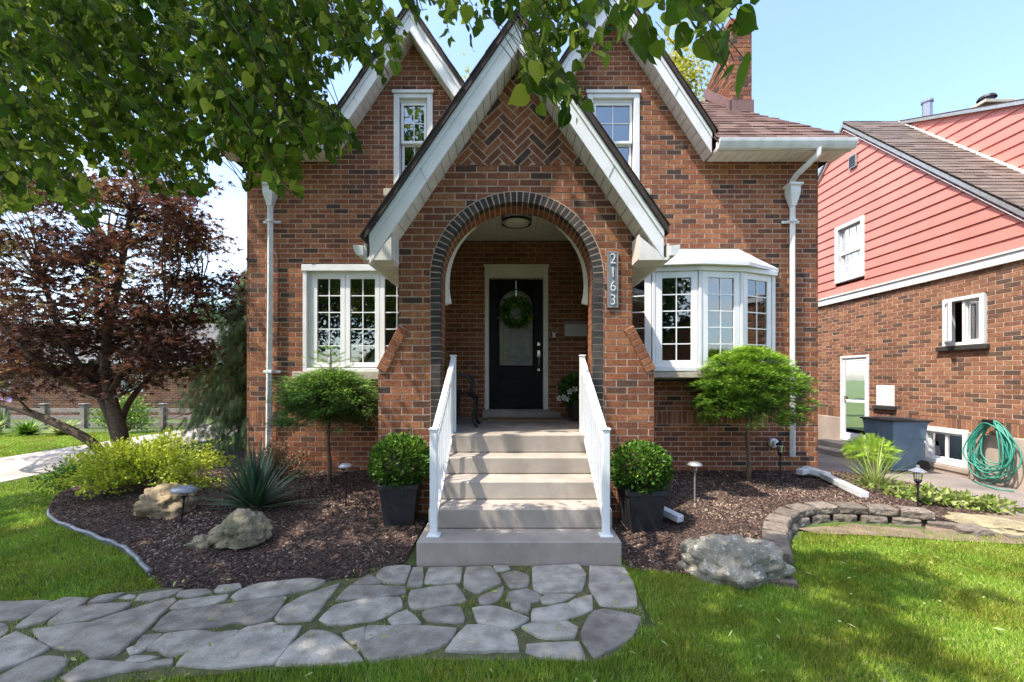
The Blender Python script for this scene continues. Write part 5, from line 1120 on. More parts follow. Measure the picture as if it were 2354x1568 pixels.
# ================================================================== rocks
def rock(name, c, sc, m, label, seed, rough=.25, pits=.06, rot=0, sub_=5):
    import bmesh
    bm = bmesh.new(); bmesh.ops.create_icosphere(bm, subdivisions=sub_, radius=1)
    for v in bm.verts:
        p = v.co.copy(); q = p * 1.3 + Vector((seed * 7.3, seed, 0)); d = rough * noise.noise(q) + .5 * rough * noise.noise(q * 2.1) + .22 * rough * noise.noise(q * 4.7)
        vd = noise.voronoi(q * 1.7)[0]; d += rough * .75 * (min(.6, vd[1] - vd[0]) - .3); vd = noise.voronoi(q * 4.1)[0]; d += rough * .30 * (min(.5, vd[1] - vd[0]) - .2); cell = noise.voronoi(q * 4.2)[0][0]; d -= pits * 1.5 * max(0, .34 - cell) / .34; cell = noise.voronoi(q * 9.5)[0][0]; d -= pits * .55 * max(0, .36 - cell) / .36
        d += .035 * noise.noise(q * 14)
        p = p * (1 + d); p.z = p.z if p.z > -.35 else -.35 - (abs(p.z) - .35) * .2
        v.co = Vector((p.x * sc[0] * math.cos(rot) - p.y * sc[1] * math.sin(rot), p.x * sc[0] * math.sin(rot) + p.y * sc[1] * math.cos(rot), p.z * sc[2])) + Vector(c)
    me = bpy.data.meshes.new(name); bm.to_mesh(me); bm.free(); me.materials.append(MATS[m]); me.polygons.foreach_set('use_smooth', [True] * len(me.polygons)); me.update()
    return tag(link(name, me), label, 'rock')
rock('boulder', (1.71, 3.32, .07), (.37, .24, .225), 'rock_grey', 'large weathered grey boulder with a dark hollow between the steps and the block wall', 2, rough=.3, pits=.10, rot=-.12)
rock('boulder', (-2.50, 3.90, .12), (.225, .19, .185), 'rock_moss', 'round mossy boulder in front of the spiky yucca', 5, rough=.32, pits=.11)
rock('stone', (-2.83, 3.86, .03), (.12, .10, .075), 'rock_moss', 'small brown stone leaning on the left side of the round mossy boulder', 9, rough=.4, pits=.08, sub_=4)
rock('boulder', (-3.78, 4.62, .15), (.285, .22, .215), 'rock_tan', 'tan pitted rock under the yellow shrub in the left bed', 11, rough=.4, pits=.12)
rock('flat_stone', (5.05, 4.32, .02), (.52, .30, .07), 'stone_yellow', 'long flat yellowish stone at the edge of the driveway', 13, rough=.3, pits=.08, rot=-.42)
rock('stone', (5.6, 4.05, .01), (.3, .16, .06), 'stone_yellow', 'smaller yellowish stone nearest the right edge of the picture by the driveway', 17, rough=.3, pits=.08, rot=-.3, sub_=4)

# ================================================================== bin, hose
bn = thing('trash_bin', 'blue-grey wheeled rubbish bin with a dark lid beside the neighbour\'s basement window', 'bin', (7.05, 8.0, -.085))
m = MB(); bx, by, zb = 6.90, 7.62, -.085
def taper(z, k): hw, hd_ = .23 + .07 * k, .24 + .09 * k; return [(bx - hw, by - hd_, z), (bx + hw, by - hd_, z), (bx + hw, by + hd_, z), (bx - hw, by + hd_, z)]
lv = [(zb + .03, 0), (zb + .30, .35), (zb + .55, .66), (zb + .60, .80), (zb + .62, .80), (zb + .82, 1.0), (zb + .86, 1.12), (zb + .88, 1.12)]; vs = [p for z, k in lv for p in taper(z, k)]
m.add(vs, [(i * 4 + k, i * 4 + (k + 1) % 4, i * 4 + 4 + (k + 1) % 4, i * 4 + 4 + k) for i in range(len(lv) - 1) for k in range(4)] + [(0, 1, 2, 3)]); m.build('body', 'bin_blue', bn, bevel=.02)
m = MB(); m.box(bx - .33, bx + .36, by - .36, by + .36, zb + .885, zb + .915); m.box(bx - .2, bx + .2, by - .2, by + .2, zb + .9155, zb + .925); m.build('lid', 'bin_lid', bn, bevel=.015)
for dy in (-.27, .27):
    m = MB(); m.lathe([(0, -.03), (.09, -.03), (.105, -.02), (.105, .02), (.09, .03), (0, .03)], n=20); M_ = Matrix.Translation((bx + .26, by + dy, zb + .105)) @ Matrix.Rotation(math.radians(90), 4, 'X'); m.v = [tuple(M_ @ Vector(p)) for p in m.v]; m.build('wheel', 'rubber', bn)
m = MB(); m.tube([(bx + .37, by - .25, zb + .86), (bx + .42, by - .22, zb + .86), (bx + .42, by + .22, zb + .86), (bx + .37, by + .25, zb + .86)], .015, 6); m.build('handle', 'bin_lid', bn)
hs = thing('garden_hose', 'green garden hose hanging in many loops on the neighbour\'s foundation wall', 'hose', (7.38, 6.45, -.08))
m = MB()
for i in range(15):
    ph = rnd.uniform(-.10, .10); wid = rnd.uniform(.17, .42); top = .88 + rnd.uniform(-.04, .03); bot = rnd.uniform(-.06, .28); x0 = 7.44 - i * .010; pts = []
    for k in range(29):
        t = k / 28 * 2 * math.pi; s_ = math.sin(t); c_ = math.cos(t); zz = (top + bot) / 2 + (top - bot) / 2 * c_; taper_ = .42 + .58 * ((1 - c_) / 2) ** .7
        pts.append((x0 - .05 * (1 - c_) / 2 - .02 * math.sin(3 * t + i), 6.48 + ph * (1 - c_) / 2 + wid * s_ * taper_ + .015 * math.sin(2 * t + i), zz))
    m.tube(pts, .0095, 6, cap=False)
m.tube([(7.36, 6.75, -.07), (7.2, 6.5, -.075), (7.1, 6.2, -.07), (7.2, 6.05, -.07)], .0095, 6); m.build('coil', 'hose_green', hs, smooth=True)
m = MB(); m.box(7.30, 7.468, 6.42, 6.54, .84, .87); m.box(7.29, 7.31, 6.41, 6.55, .84, .92); m.build('hook', 'metal_black', hs)

# ================================================================== left neighbour, fence, far things
lh = thing('neighbour_bungalow', 'low red brick bungalow with a grey roof beyond the board fence on the left', 'house', (-14, 18, 0))
fb = Fr((0, 17.5, 0), (1, 0, 0), (0, 0, 1), (0, -1, 0)); PB = Pieces(); mo = MB(); BW = link('brick_wall', bpy.data.meshes.new('tmp'), lh)
courses(PB, mo, fb, 0, 2.25, .075, .23, lambda z: sub([(-26, -8.2)], [(-16.2, -15.3), (-22, -20.8)] if 1.0 < z < 2.0 else []), BW); BW.data = mo.mesh('brick_wall', 'mortar'); PB.finish(0)
for u0, u1 in ((-16.2, -15.3), (-22, -20.8)):
    w = MB(); ring(w, fb, u0, u1, 1.0, 2.0, .06, -.1, .02); W_ = w.build('window', 'white_paint', lh); sash(W_, fb, u0 + .06, u1 - .06, 1.06, 1.94, 2, 1, -.03, t=.04)
m = MB(); m.box(-25.8, -8.4, 17.75, 17.8, 0, 2.2); m.box(-26, -25.8, 17.7, 25, 0, 2.2); m.box(-8.4, -8.2, 17.7, 25, 0, 2.2); m.build('side_wall', 'brick', lh)
m = MB(); m.prism([(-26.4, 17.0, 2.2), (-26.4, 21.2, 4.3), (-26.4, 25.4, 2.2)], (18.6, 0, 0)); m.build('roof', 'shingle_grey', lh)
m = MB(); m.box(-26.4, -7.8, 16.93, 17.0, 2.1, 2.28); m.build('gutter', 'gutter_white', lh)
fe = thing('board_fence', 'low weathered grey fence of three boards between capped posts left of the house', 'fence', (-12, 13, 0))
xs_ = [-9.55 - i * 1.21 for i in range(7)]
for x in xs_:
    m = MB(); m.box(x - .07, x + .07, 12.93, 13.07, 0, .74); m.build('post', 'wood_fence', fe, bevel=.006); m = MB(); m.prism([(x - .10, 12.9, .741), (x + .10, 12.9, .741), (x + .10, 13.1, .741), (x - .10, 13.1, .741)], (0, 0, .04)); m.build('post_cap', 'wood_fence', fe, bevel=.01)
for a, b in zip(xs_, xs_[1:]):
    for z in (.06, .28, .50): m = MB(); m.box(b + .072, a - .072, 12.985, 13.015, z, z + .13); m.build('rail', 'wood_fence', fe, bevel=.003)
cb_ = MB(); cb_.box(-9.8, -6.5, 14.6, 14.75, 0, .25); tag(cb_.build('garden_kerb', 'limestone', None, bevel=.01), 'low pale kerb crossing the far end of the left driveway', 'kerb')
up = thing('utility_pole', 'thin utility pole glimpsed behind the red maple', 'pole', (-25.6, 26, 0))
m = MB(); m.tube([(-25.6, 26, -.1), (-25.6, 26, 12.5)], [.13, .09], 8); m.build('pole', 'bark_dark', up); m = MB(); m.box(-26.4, -24.8, 25.9, 26, 11.6, 11.72); m.build('crossarm', 'bark_dark', up)
# houses across the street, behind the viewer: they show in the window panes
for i, (x, w_, mt, lab) in enumerate(((-9, 9, 'pale_siding', 'pale sided house across the street behind the viewer, opposite the left window'), (7, 9, 'brick', 'brick house across the street behind the viewer, opposite the bow window'))):
    t = thing('street_house', lab, 'house', (x, -27, 0)); m = MB(); m.box(x - w_ / 2, x + w_ / 2, -33, -26, -.1, 3.2); m.prism([(x - w_ / 2, -26, 3.2), (x + w_ / 2, -26, 3.2), (x, -26, 6.6)], (0, -6.8, 0)); m.build('wall', mt, t)
    m = MB()
    for s in (-1, 1): m.prism([(x, -25.6, 6.7), (x + s * (w_ / 2 + .4), -25.6, 3.0), (x + s * (w_ / 2 + .4), -25.6, 3.15), (x, -25.6, 6.85)], (0, -7.6, 0))
    m.build('roof', 'shingle_grey', t)
    f = Fr((0, -26, 0), (1, 0, 0), (0, 0, 1), (0, 1, 0))
    for u in (-2.6, 1.2):
        w = MB(); ring(w, f, x + u, x + u + 1.5, 1.0, 2.5, .1, -.02, .05); W_ = w.build('window', 'white_paint', t); w = MB(); fbox(w, f, x + u + .1, x + u + 1.4, 1.1, 2.4, .002, .01); w.build('pane', 'door_black', W_)
# ================================================================== ground cover
def field_noise(P, s, off=0.0): return np.array([noise.noise(Vector((p[0] * s + off, p[1] * s, off))) for p in P])
def visible(P, m=.3): return (P[:, 1] > (1.9 if m < 2 else 1.2)) & (np.abs(P[:, 0]) < 1.235 * P[:, 1] + m)
def rand_in(poly, n):
    A = np.array(poly); x0, y0 = A.min(0); x1, y1 = A.max(0); Q = np.stack([npr.uniform(x0, x1, n), npr.uniform(y0, y1, n)], 1); return Q[inpoly(Q, poly)]
def lowdiscard(Q): return Q
# mulch
for poly, zf, n in ((LB, z_lb, 90000), (RB, z_rb, 52000)):
    Q = rand_in(poly, n); Q = Q[visible(Q, .8)]; Q = Q[~inpoly(Q, [(-1.5, 4.55), (1.6, 4.55), (1.6, 9), (-1.5, 9)])]; Q = Q[(Q[:, 1] < 6.38)]
    Q = Q[~inpoly(Q, [(-.8, 3.4), (.95, 3.4), (.95, 5), (-.8, 5)])]
    Q = np.concatenate([Q]); n = len(Q); Pz = np.stack([Q[:, 0], Q[:, 1], [zf(x, y) for x, y in Q]], 1)
    D = npr.randn(n, 3); D[:, 2] *= .35; S = np.stack([.026 + .03 * npr.rand(n) ** 2, .030 + .03 * npr.rand(n), .022 + .02 * npr.rand(n)], 1)
    tn = np.clip(npr.rand(n) ** 1.3 + .25 * field_noise(Q, 1.1, 4), 0, 1)
    V, F, T = scatter(CHIP_T, CHIP_F, Pz, basis(D, npr.randn(n) * .4), S, tn)
    tag(link('mulch', np_mesh('mulch', V, F, 'mulch', T)), 'brown shredded bark mulch covering the bed %s of the steps' % ('left' if poly is LB else 'right'), 'mulch', kind='stuff')
# grass
def grass_at(Q, zf, hmin, hmax, wd, label, cat='grass', m='grass', shift=0.0):
    n = len(Q); z = np.array([zf(x, y) for x, y in Q]); Pz = np.stack([Q[:, 0], Q[:, 1], z - .004], 1)
    D = np.stack([npr.randn(n) * .42, npr.randn(n) * .42, np.ones(n)], 1); f = field_noise(Q, 1.3, 9); g = field_noise(Q, 5.0, 3)
    h = (hmin + (hmax - hmin) * npr.rand(n)) * (1 + .35 * g); dist = Q[:, 1]; w = wd * (.8 + .5 * npr.rand(n)) * np.clip(dist / 2.6, 1, 3)
    tn = np.clip(.42 + .35 * f + .22 * npr.randn(n) + (npr.rand(n) < .05) * .5 + shift, 0, 1)
    V, F, T = scatter(BLADE_T, BLADE_F, Pz, basis(D, npr.rand(n) * 6.28, up=(0, 1, 0)), np.stack([w, h, h], 1), tn)
    tag(link('grass', np_mesh('grass', V, F, m, T)), label, cat, kind='stuff')
def lawn_pts(region, n0, k):
    Q = rand_in(region, n0); Q = Q[visible(Q) | (visible(Q, 2.2) & (npr.rand(len(Q)) < .45))]; keep = npr.rand(len(Q)) < np.clip((k / Q[:, 1]) ** 2, 0, 1); Q = Q[keep]
    for p in (LB, RB, PATH): Q = Q[~inpoly(Q, p)]
    bare = field_noise(Q, 2.1, 17); Q = Q[(npr.rand(len(Q)) < np.clip(1.15 - 2.2 * np.maximum(bare - .35, 0), .25, 1))]
    return Q
Q = lawn_pts([(.9, 1.2), (5.72, 1.2), (5.72, 4.0), (4.4, 4.14), (3.9, 4.40), (3.35, 4.44), (2.98, 4.28), (2.66, 3.98), (2.44, 3.72), (2.22, 3.35), (.9, 3.6)], 400000, 2.9); Q = Q[~inpoly(Q, DRY) | (npr.rand(len(Q)) < .40)]
grass_at(Q, z_lawn, .022, .052, .0042, 'mown green lawn right of the flagstone path, sunlit towards the driveway', shift=.06)
Q = lawn_pts([(-3.5, 1.9), (.95, 1.9), (.95, 2.6), (-3.5, 2.6)], 60000, 3)
grass_at(Q, z_lawn, .03, .06, .0042, 'fringe of green grass along the near edge of the flagstones')
Q = lawn_pts([(-7.5, 2.4), (-1.8, 2.4), (-1.8, 8), (-7.5, 8)], 420000, 3.1)
grass_at(Q, z_lawn, .022, .05, .0045, 'mown green lawn left of the mulch bed, mostly shaded')
Q = rand_in([(-14.5, 8.5), (-9.92, 7.5), (-9.92, 12), (-14.5, 12)], 50000); Q = Q[visible(Q)]
grass_at(Q, lambda x, y: 0, .03, .06, .006, 'strip of lawn beyond the left driveway', shift=.15)
# moss and weeds in the flagstone joints, and along the step foot
Q = rand_in(PATH, 90000); Q = Q[visible(Q)]
for s_ in FLAGS: Q = Q[~inpoly(Q, s_)]
nn = field_noise(Q, 4.0, 6); Q = Q[npr.rand(len(Q)) < np.clip(.18 + 1.1 * nn, .03, .9)]
grass_at(Q, lambda x, y: .012, .008, .026, .0042, 'low moss and weeds growing in the joints of the flagstones', 'moss', shift=.1)
# petals / fallen linden bracts on lawn and stones
Q = np.concatenate([rand_in([(-3, 2.0), (5.0, 2.0), (4.0, 3.9), (-3, 3.4)], 230)]); Q = Q[visible(Q)]; n = len(Q)
V, F, T = scatter(LEAF_T, LEAF_F, np.stack([Q[:, 0], Q[:, 1], np.full(n, .045)], 1), basis(np.stack([npr.randn(n), npr.randn(n), npr.randn(n) * .2], 1), npr.randn(n) * .4), np.stack([.02 + .02 * npr.rand(n), .03 + .03 * npr.rand(n), .03 * np.ones(n)], 1), .5 + .5 * npr.rand(n))
tag(link('fallen_leaves', np_mesh('fallen_leaves', V, F, 'leaf_lily', T)), 'pale fallen bracts scattered over the lawn and flagstones', 'leaves', kind='stuff')

# ================================================================== shrubs and small trees
def unit(n): u = npr.randn(n, 3); return u / np.linalg.norm(u, axis=1)[:, None]
def stem_tube(name, pts, r, parent, m='bark_light', n=8):
    mb = MB(); mb.tube(pts, r, n); return mb.build(name, m, parent, smooth=True)
def topiary(x, y, zb, zc, R, Hu, Hd, label, m, seed, leader=False, n=7000, layered=.0):
    t = thing('topiary_spruce', label, 'tree', (x, y, zb), 'spruces grown as standards in front of the house')
    rs = np.random.RandomState(seed); V = []
    stem_tube('trunk', [(x, y, zb - .05), (x + .01, y, zb + .25), (x - .012, y, (zb + zc) / 2), (x, y, zc)], [.033, .027, .026, .024], t)
    # boughs: arms ending in flat sprays that overlap like shingles
    P_, D_, S_, T_ = [], [], [], []; br = MB(); nb_ = 230; per = n // nb_
    for k in range(nb_):
        az = k * 2.39996 + rs.rand() * .5; f = ((k + .5) / nb_); el = -.42 + 1.9 * f ** 1.25
        lump = 1 + .16 * noise.noise(Vector((math.cos(az) * 1.6, math.sin(az) * 1.6, seed + f * 1.5))) + (rs.rand() - .5) * layered
        inn = rs.uniform(.72, 1.0) if layered > .2 else rs.uniform(.80, 1.0); cz = math.sin(el); e = np.array([math.cos(az) * math.cos(el) * R * lump * inn, math.sin(az) * math.cos(el) * R * lump * inn, (cz * Hu if cz > 0 else cz * Hd / .42) * inn])
        tip = np.array([x, y, zc]) + e; base = np.array([x, y, zc - .05 + max(0, cz) * Hu * .3]); mid = base * .5 + tip * .5 + np.array([0, 0, .05]); br.tube([tuple(base * (1 - a) ** 2 + 2 * mid * a * (1 - a) + tip * a * a) for a in (0, .33, .66, 1)], [.007, .005, .004, .002], 4)
        out = e / (np.linalg.norm(e) + 1e-6); oh = np.array([out[0], out[1], 0]); oh /= np.linalg.norm(oh) + 1e-6; sp = R * (.10 if layered > .2 else .085)
        q = rs.randn(per, 3) * np.array([sp, sp, sp * .30]); al = q @ oh; q[:, 2] -= .45 * al * (al > 0); P_.append(tip + q); D_.append(oh + rs.randn(per, 3) * np.array([.55, .55, .28]) + np.array([0, 0, .30 - .5 * layered])); S_.append(.032 + .024 * rs.rand(per)); T_.append(np.clip(.42 + .30 * cz + 7.5 * q[:, 2] + 1.3 * al + .13 * rs.randn(per), 0, 1))  # spray tone lighter on top and tips, darker below: shading put into colour
    br.build('branch', 'bark_dark', t, 'stuff')
    nf = n // 4; u = rs.randn(nf, 3); u /= np.linalg.norm(u, axis=1)[:, None]; u *= (rs.rand(nf) ** .45)[:, None] * .80; u[:, 2] *= np.where(u[:, 2] > 0, Hu / R, Hd / R * .9); P_.append(np.array([x, y, zc]) + u * R); D_.append(u + rs.randn(nf, 3) * .5); S_.append(.05 + .03 * rs.rand(nf)); T_.append(np.clip(.16 + .22 * rs.rand(nf) + .3 * u[:, 2], 0, 1))  # inner sprigs toned dark, interior shade put into their colour
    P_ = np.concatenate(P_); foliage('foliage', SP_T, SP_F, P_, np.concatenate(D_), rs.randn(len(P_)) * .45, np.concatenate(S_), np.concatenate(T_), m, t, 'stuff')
    if leader:
        P_, D_, S_, T_ = [], [], [], []; mb = MB(); L_ = .42; mb.tube([(x, y, zc + Hu * .7), (x + .03, y, zc + Hu + .1), (x + .01, y, zc + Hu + L_ - .08)], [.012, .008, .004], 5); mb.build('leader', 'bark_light', t)
        for z, nbr, ll in ((Hu * .9, 7, .30), (Hu * 1.0 + .06, 6, .26), (Hu + .16, 5, .17), (Hu + .26, 4, .09)):
            for k in range(nbr):
                az = k * 6.283 / nbr + z * 9
                for j in range(7): a = j / 6; P_.append([x + math.cos(az) * ll * a, y + math.sin(az) * ll * a, zc + z + a * ll * .30]); D_.append([math.cos(az) + rs.randn() * .3, math.sin(az) + rs.randn() * .3, .4]); S_.append(.085); T_.append(.5 + .3 * a)
        foliage('leader_foliage', SP_T, SP_F, np.array(P_), np.array(D_), rs.randn(len(P_)) * .8, np.array(S_), np.array(T_), m, t, 'stuff')
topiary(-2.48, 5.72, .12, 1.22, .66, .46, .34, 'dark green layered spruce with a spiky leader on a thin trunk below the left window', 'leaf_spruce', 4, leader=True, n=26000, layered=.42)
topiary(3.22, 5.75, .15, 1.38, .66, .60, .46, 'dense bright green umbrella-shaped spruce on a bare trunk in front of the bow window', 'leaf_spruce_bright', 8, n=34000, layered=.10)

# yucca
yc = thing('yucca', 'spiky blue-green yucca behind the round mossy boulder', 'yucca', (-2.88, 4.72, .06))
blades('leaves', (-2.88, 4.72, .10), 190, .42, .86, .040, (8, 84), 'leaf_yucca', yc, kind='stuff', droop=.22)
m = MB(); m.lathe([(.09, .02), (.07, .2), (.0, .24)], (-2.88, 4.72, 0), 10); m.build('stem', 'bark_dark', yc)
# lily clump by the driveway and low spreading plant
ly = thing('day_lily', 'arching pale green strap-leaved clump beside the house corner and driveway', 'plant', (4.75, 5.6, .06))
blades('leaves', (4.78, 5.55, .08), 120, .35, .80, .020, (12, 80), 'leaf_lily', ly, droop=.9)
sh = thing('leafy_perennial', 'small yellow-green leafy shrub rising behind the strap-leaved clump by the bin', 'plant', (5.2, 6.05, .05))
n = 420; u = unit(n); Pp = np.array([5.15, 6.05, .52]) + u * np.array([.30, .2, .16]) * (npr.rand(n) ** .4)[:, None]; foliage('leaves', SP_T, SP_F, Pp, u * .8 + npr.randn(n, 3) * .4, npr.rand(n) * 6, .09 + .05 * npr.rand(n), .5 + .5 * npr.rand(n), 'leaf_spruce_bright', sh, 'stuff')
m = MB()
for k in range(7): m.tube([(5.17, 6.05, .02), (5.15 + .2 * math.cos(k), 6.05 + .12 * math.sin(k), .5)], .006, 4)
m.build('stem', 'bark_light', sh)
n = 2600; Q = np.stack([npr.uniform(4.3, 5.75, n), npr.uniform(4.75, 5.75, n)], 1); Q = Q[inpoly(Q, [(4.4, 5.55), (4.85, 5.75), (5.3, 5.5), (5.72, 4.75), (5.5, 4.72), (4.9, 5.0)])]; n = len(Q)
gc = foliage('ground_cover', LEAF_T, LEAF_F, np.stack([Q[:, 0], Q[:, 1], .05 + .09 * npr.rand(n)], 1), npr.randn(n, 3) * .6 + np.array([-.2, -.4, .4]), npr.rand(n) * 6, .07 + .05 * npr.rand(n), .3 + .6 * npr.rand(n), 'leaf_lily'); tag(gc, 'low bright green foliage spreading along the driveway edge', 'ground cover', kind='stuff')
# gold shrub
def shrub(name, label, cat, c, r, n, m, size, seed, sprays=40, tmpl=(LEAF_T, LEAF_F), tone=(.1, .9), dens=.12, group=None, stem='bark_light', up=.5):
    t = thing(name, label, cat, (c[0], c[1], c[2]), group); rs = np.random.RandomState(seed); P_, D_, T_ = [], [], []; mb = MB()
    for k in range(sprays):
        az = rs.rand() * 6.283; el = math.asin(rs.rand() ** .7 * .98); rr = .75 + .35 * rs.rand(); tip = np.array([math.cos(az) * math.cos(el) * r[0], math.sin(az) * math.cos(el) * r[1], .08 + math.sin(el) * r[2]]) * rr + np.array(c); b = np.array(c)
        mid = (b + tip) / 2 + np.array([0, 0, r[2] * .25]); mb.tube([tuple(b * (1 - a) ** 2 + 2 * mid * a * (1 - a) + tip * a * a) for a in (0, .35, .7, 1)], [.010, .007, .005, .002], 4)
        for j in range(n // sprays):
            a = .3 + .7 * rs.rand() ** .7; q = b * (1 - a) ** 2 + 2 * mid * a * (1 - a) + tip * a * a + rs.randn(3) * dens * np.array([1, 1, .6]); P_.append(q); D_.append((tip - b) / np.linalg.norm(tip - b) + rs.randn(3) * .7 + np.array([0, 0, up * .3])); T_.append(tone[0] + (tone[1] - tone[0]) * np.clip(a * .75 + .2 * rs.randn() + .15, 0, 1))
    mb.build('stem', stem, t, 'stuff'); n_ = len(P_); P_ = np.array(P_); P_[:, 2] = np.maximum(P_[:, 2], c[2] + .01)
    foliage('foliage', tmpl[0], tmpl[1], P_, np.array(D_), rs.rand(n_) * 6.28, size * (.7 + .6 * rs.rand(n_)), np.array(T_), m, t, 'stuff'); return t
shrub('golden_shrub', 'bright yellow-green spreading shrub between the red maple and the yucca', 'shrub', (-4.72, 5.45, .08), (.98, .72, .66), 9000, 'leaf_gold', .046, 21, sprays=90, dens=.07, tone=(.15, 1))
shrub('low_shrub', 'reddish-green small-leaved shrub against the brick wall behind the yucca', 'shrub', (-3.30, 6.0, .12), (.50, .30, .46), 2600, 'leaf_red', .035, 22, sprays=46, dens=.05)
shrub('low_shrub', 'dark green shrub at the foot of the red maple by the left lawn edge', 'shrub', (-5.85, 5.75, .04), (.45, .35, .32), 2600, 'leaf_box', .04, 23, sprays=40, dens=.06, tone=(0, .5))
shrub('far_shrub', 'bushy green shrub in front of the board fence beyond the left driveway', 'shrub', (-10.9, 11.9, 0), (.75, .5, .95), 2600, 'leaf_box', .07, 24, sprays=50, dens=.12)
for i, (x, lab) in enumerate(((-14.2, 'leftmost pale hosta clump along the far side of the left driveway'), (-13.1, 'second hosta clump from the left beyond the driveway'), (-12.1, 'hosta clump nearest the green shrub beyond the left driveway'))):
    t = thing('hosta', lab, 'plant', (x, 11.4, 0), 'hostas beyond the left driveway'); blades('leaves', (x, 11.4, .02), 90, .35, .62, .10, (15, 70), 'leaf_lily' if i != 1 else 'leaf_box', t, droop=.9, tone=(.4, 1))
t = thing('iris', 'purple irises standing before the fence at the far left', 'flower', (-14.8, 12.2, 0)); blades('leaves', (-14.8, 12.2, 0), 40, .5, .9, .04, (65, 88), 'leaf_box', t, droop=.15)
for k in range(6):
    m = MB(); a = k * 1.05; c = Vector((-14.8 + .3 * math.cos(a * 2.1), 12.2 + .1 * math.sin(a), .95 + .08 * math.sin(a * 3)))
    for j in range(5): b = j * 1.2566; m.add([c, c + Vector((math.cos(b - .5) * .07, -.02, math.sin(b - .5) * .07)), c + Vector((math.cos(b) * .11, -.03, math.sin(b) * .11)), c + Vector((math.cos(b + .5) * .07, -.02, math.sin(b + .5) * .07))], [(0, 1, 2, 3)])
    m.build('flower', 'petal_purple', t)
# long leafy sprigs lying in mulch are skipped; leaves of the maple come next
# ------------------------------------------------------------------ red maple
mpl = thing('red_maple', 'small multi-stemmed maple with dark red foliage left of the house', 'tree', (-6.25, 6.9, .03))
base = Vector((-6.32, 6.75, 0)); br = MB(); MP = []
MASK = [(-60, 420), (60, 395), (200, 400), (300, 355), (380, 372), (450, 410), (480, 470), (468, 540), (520, 590), (562, 610), (575, 660), (530, 740), (500, 790), (470, 850), (380, 895), (300, 870), (230, 900), (120, 905), (-60, 890)]
cl = []; rs = np.random.RandomState(33)
while len(cl) < 285:
    px, py = rs.uniform(-60, 580), rs.uniform(350, 905); d = rs.uniform(6.1, 8.7)
    if not inpoly(np.array([[px, py]]), MASK)[0]: continue
    p = W3(px, py, d)
    if p.x > -4.45 and p.y > 6.2: continue
    hole = noise.noise(Vector((px * .011, py * .013, d * .4)))
    if hole > .22 and py < 700: continue
    if any((p - c).length < .21 for c in cl): continue
    cl.append(p)
stems = [[base, (-6.45, 6.9, .55), (-6.95, 7.1, 1.3), (-7.6, 7.2, 2.1), (-8.1, 7.3, 3.2)], [base + Vector((.05, 0, 0)), (-6.30, 6.8, .6), (-6.55, 6.9, 1.2), (-6.75, 7.0, 2.0), (-6.6, 7.1, 3.3), (-6.4, 7.1, 4.4)], [base, (-6.7, 6.7, .55), (-7.5, 6.6, 1.0), (-8.4, 6.5, 1.35), (-9.2, 6.6, 1.9)],
         [(-6.45, 6.9, .6), (-6.5, 7.2, 1.2), (-6.0, 7.5, 2.1), (-5.6, 7.6, 3.2)], [(-6.6, 6.92, 1.3), (-6.1, 6.8, 1.9), (-5.5, 6.7, 2.6)], [(-7.1, 7.1, 1.5), (-7.2, 7.5, 2.4), (-7.3, 7.6, 3.8)], [(-6.95, 7.1, 1.25), (-7.4, 6.7, 1.7), (-7.9, 6.4, 2.6), (-8.3, 6.3, 3.6)]]
nodes = []
for i, s in enumerate(stems):
    s = smoothline([tuple(Vector(p)) for p in s], 5); r0 = (.10, .12, .085, .06, .05, .05, .055)[i]; rr = [r0 * (1 - .72 * k / len(s)) for k in range(len(s))]; m = MB(); m.tube(s, rr, 8); m.build('trunk' if i < 3 else 'limb', 'bark_dark', mpl, smooth=True); nodes += [(Vector(p), r) for p, r in list(zip(s, rr))[8:]]
for c in cl:
    p, r = min(nodes, key=lambda q: (q[0] - c).length + (.6 if q[0].z > c.z else 0)); mid = (p + c) / 2 + Vector((rnd.uniform(-.1, .1), rnd.uniform(-.1, .1), rnd.uniform(-.05, .12))); br.tube([p, mid, c], [min(r * .6, .02), .011, .004], 5)
br.build('branch', 'bark_dark', mpl, 'stuff', smooth=True)
P_, D_, T_ = [], [], []
for c in cl:
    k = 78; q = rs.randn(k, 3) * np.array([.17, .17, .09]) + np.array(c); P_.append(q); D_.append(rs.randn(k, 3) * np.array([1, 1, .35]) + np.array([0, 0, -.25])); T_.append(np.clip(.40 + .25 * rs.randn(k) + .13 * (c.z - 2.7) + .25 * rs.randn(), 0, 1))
P_ = np.concatenate(P_); foliage('foliage', STAR_T, STAR_F, P_, np.concatenate(D_), rs.randn(len(P_)) * .6, .080 + .050 * rs.rand(len(P_)), np.concatenate(T_), 'leaf_maple', mpl, 'stuff')
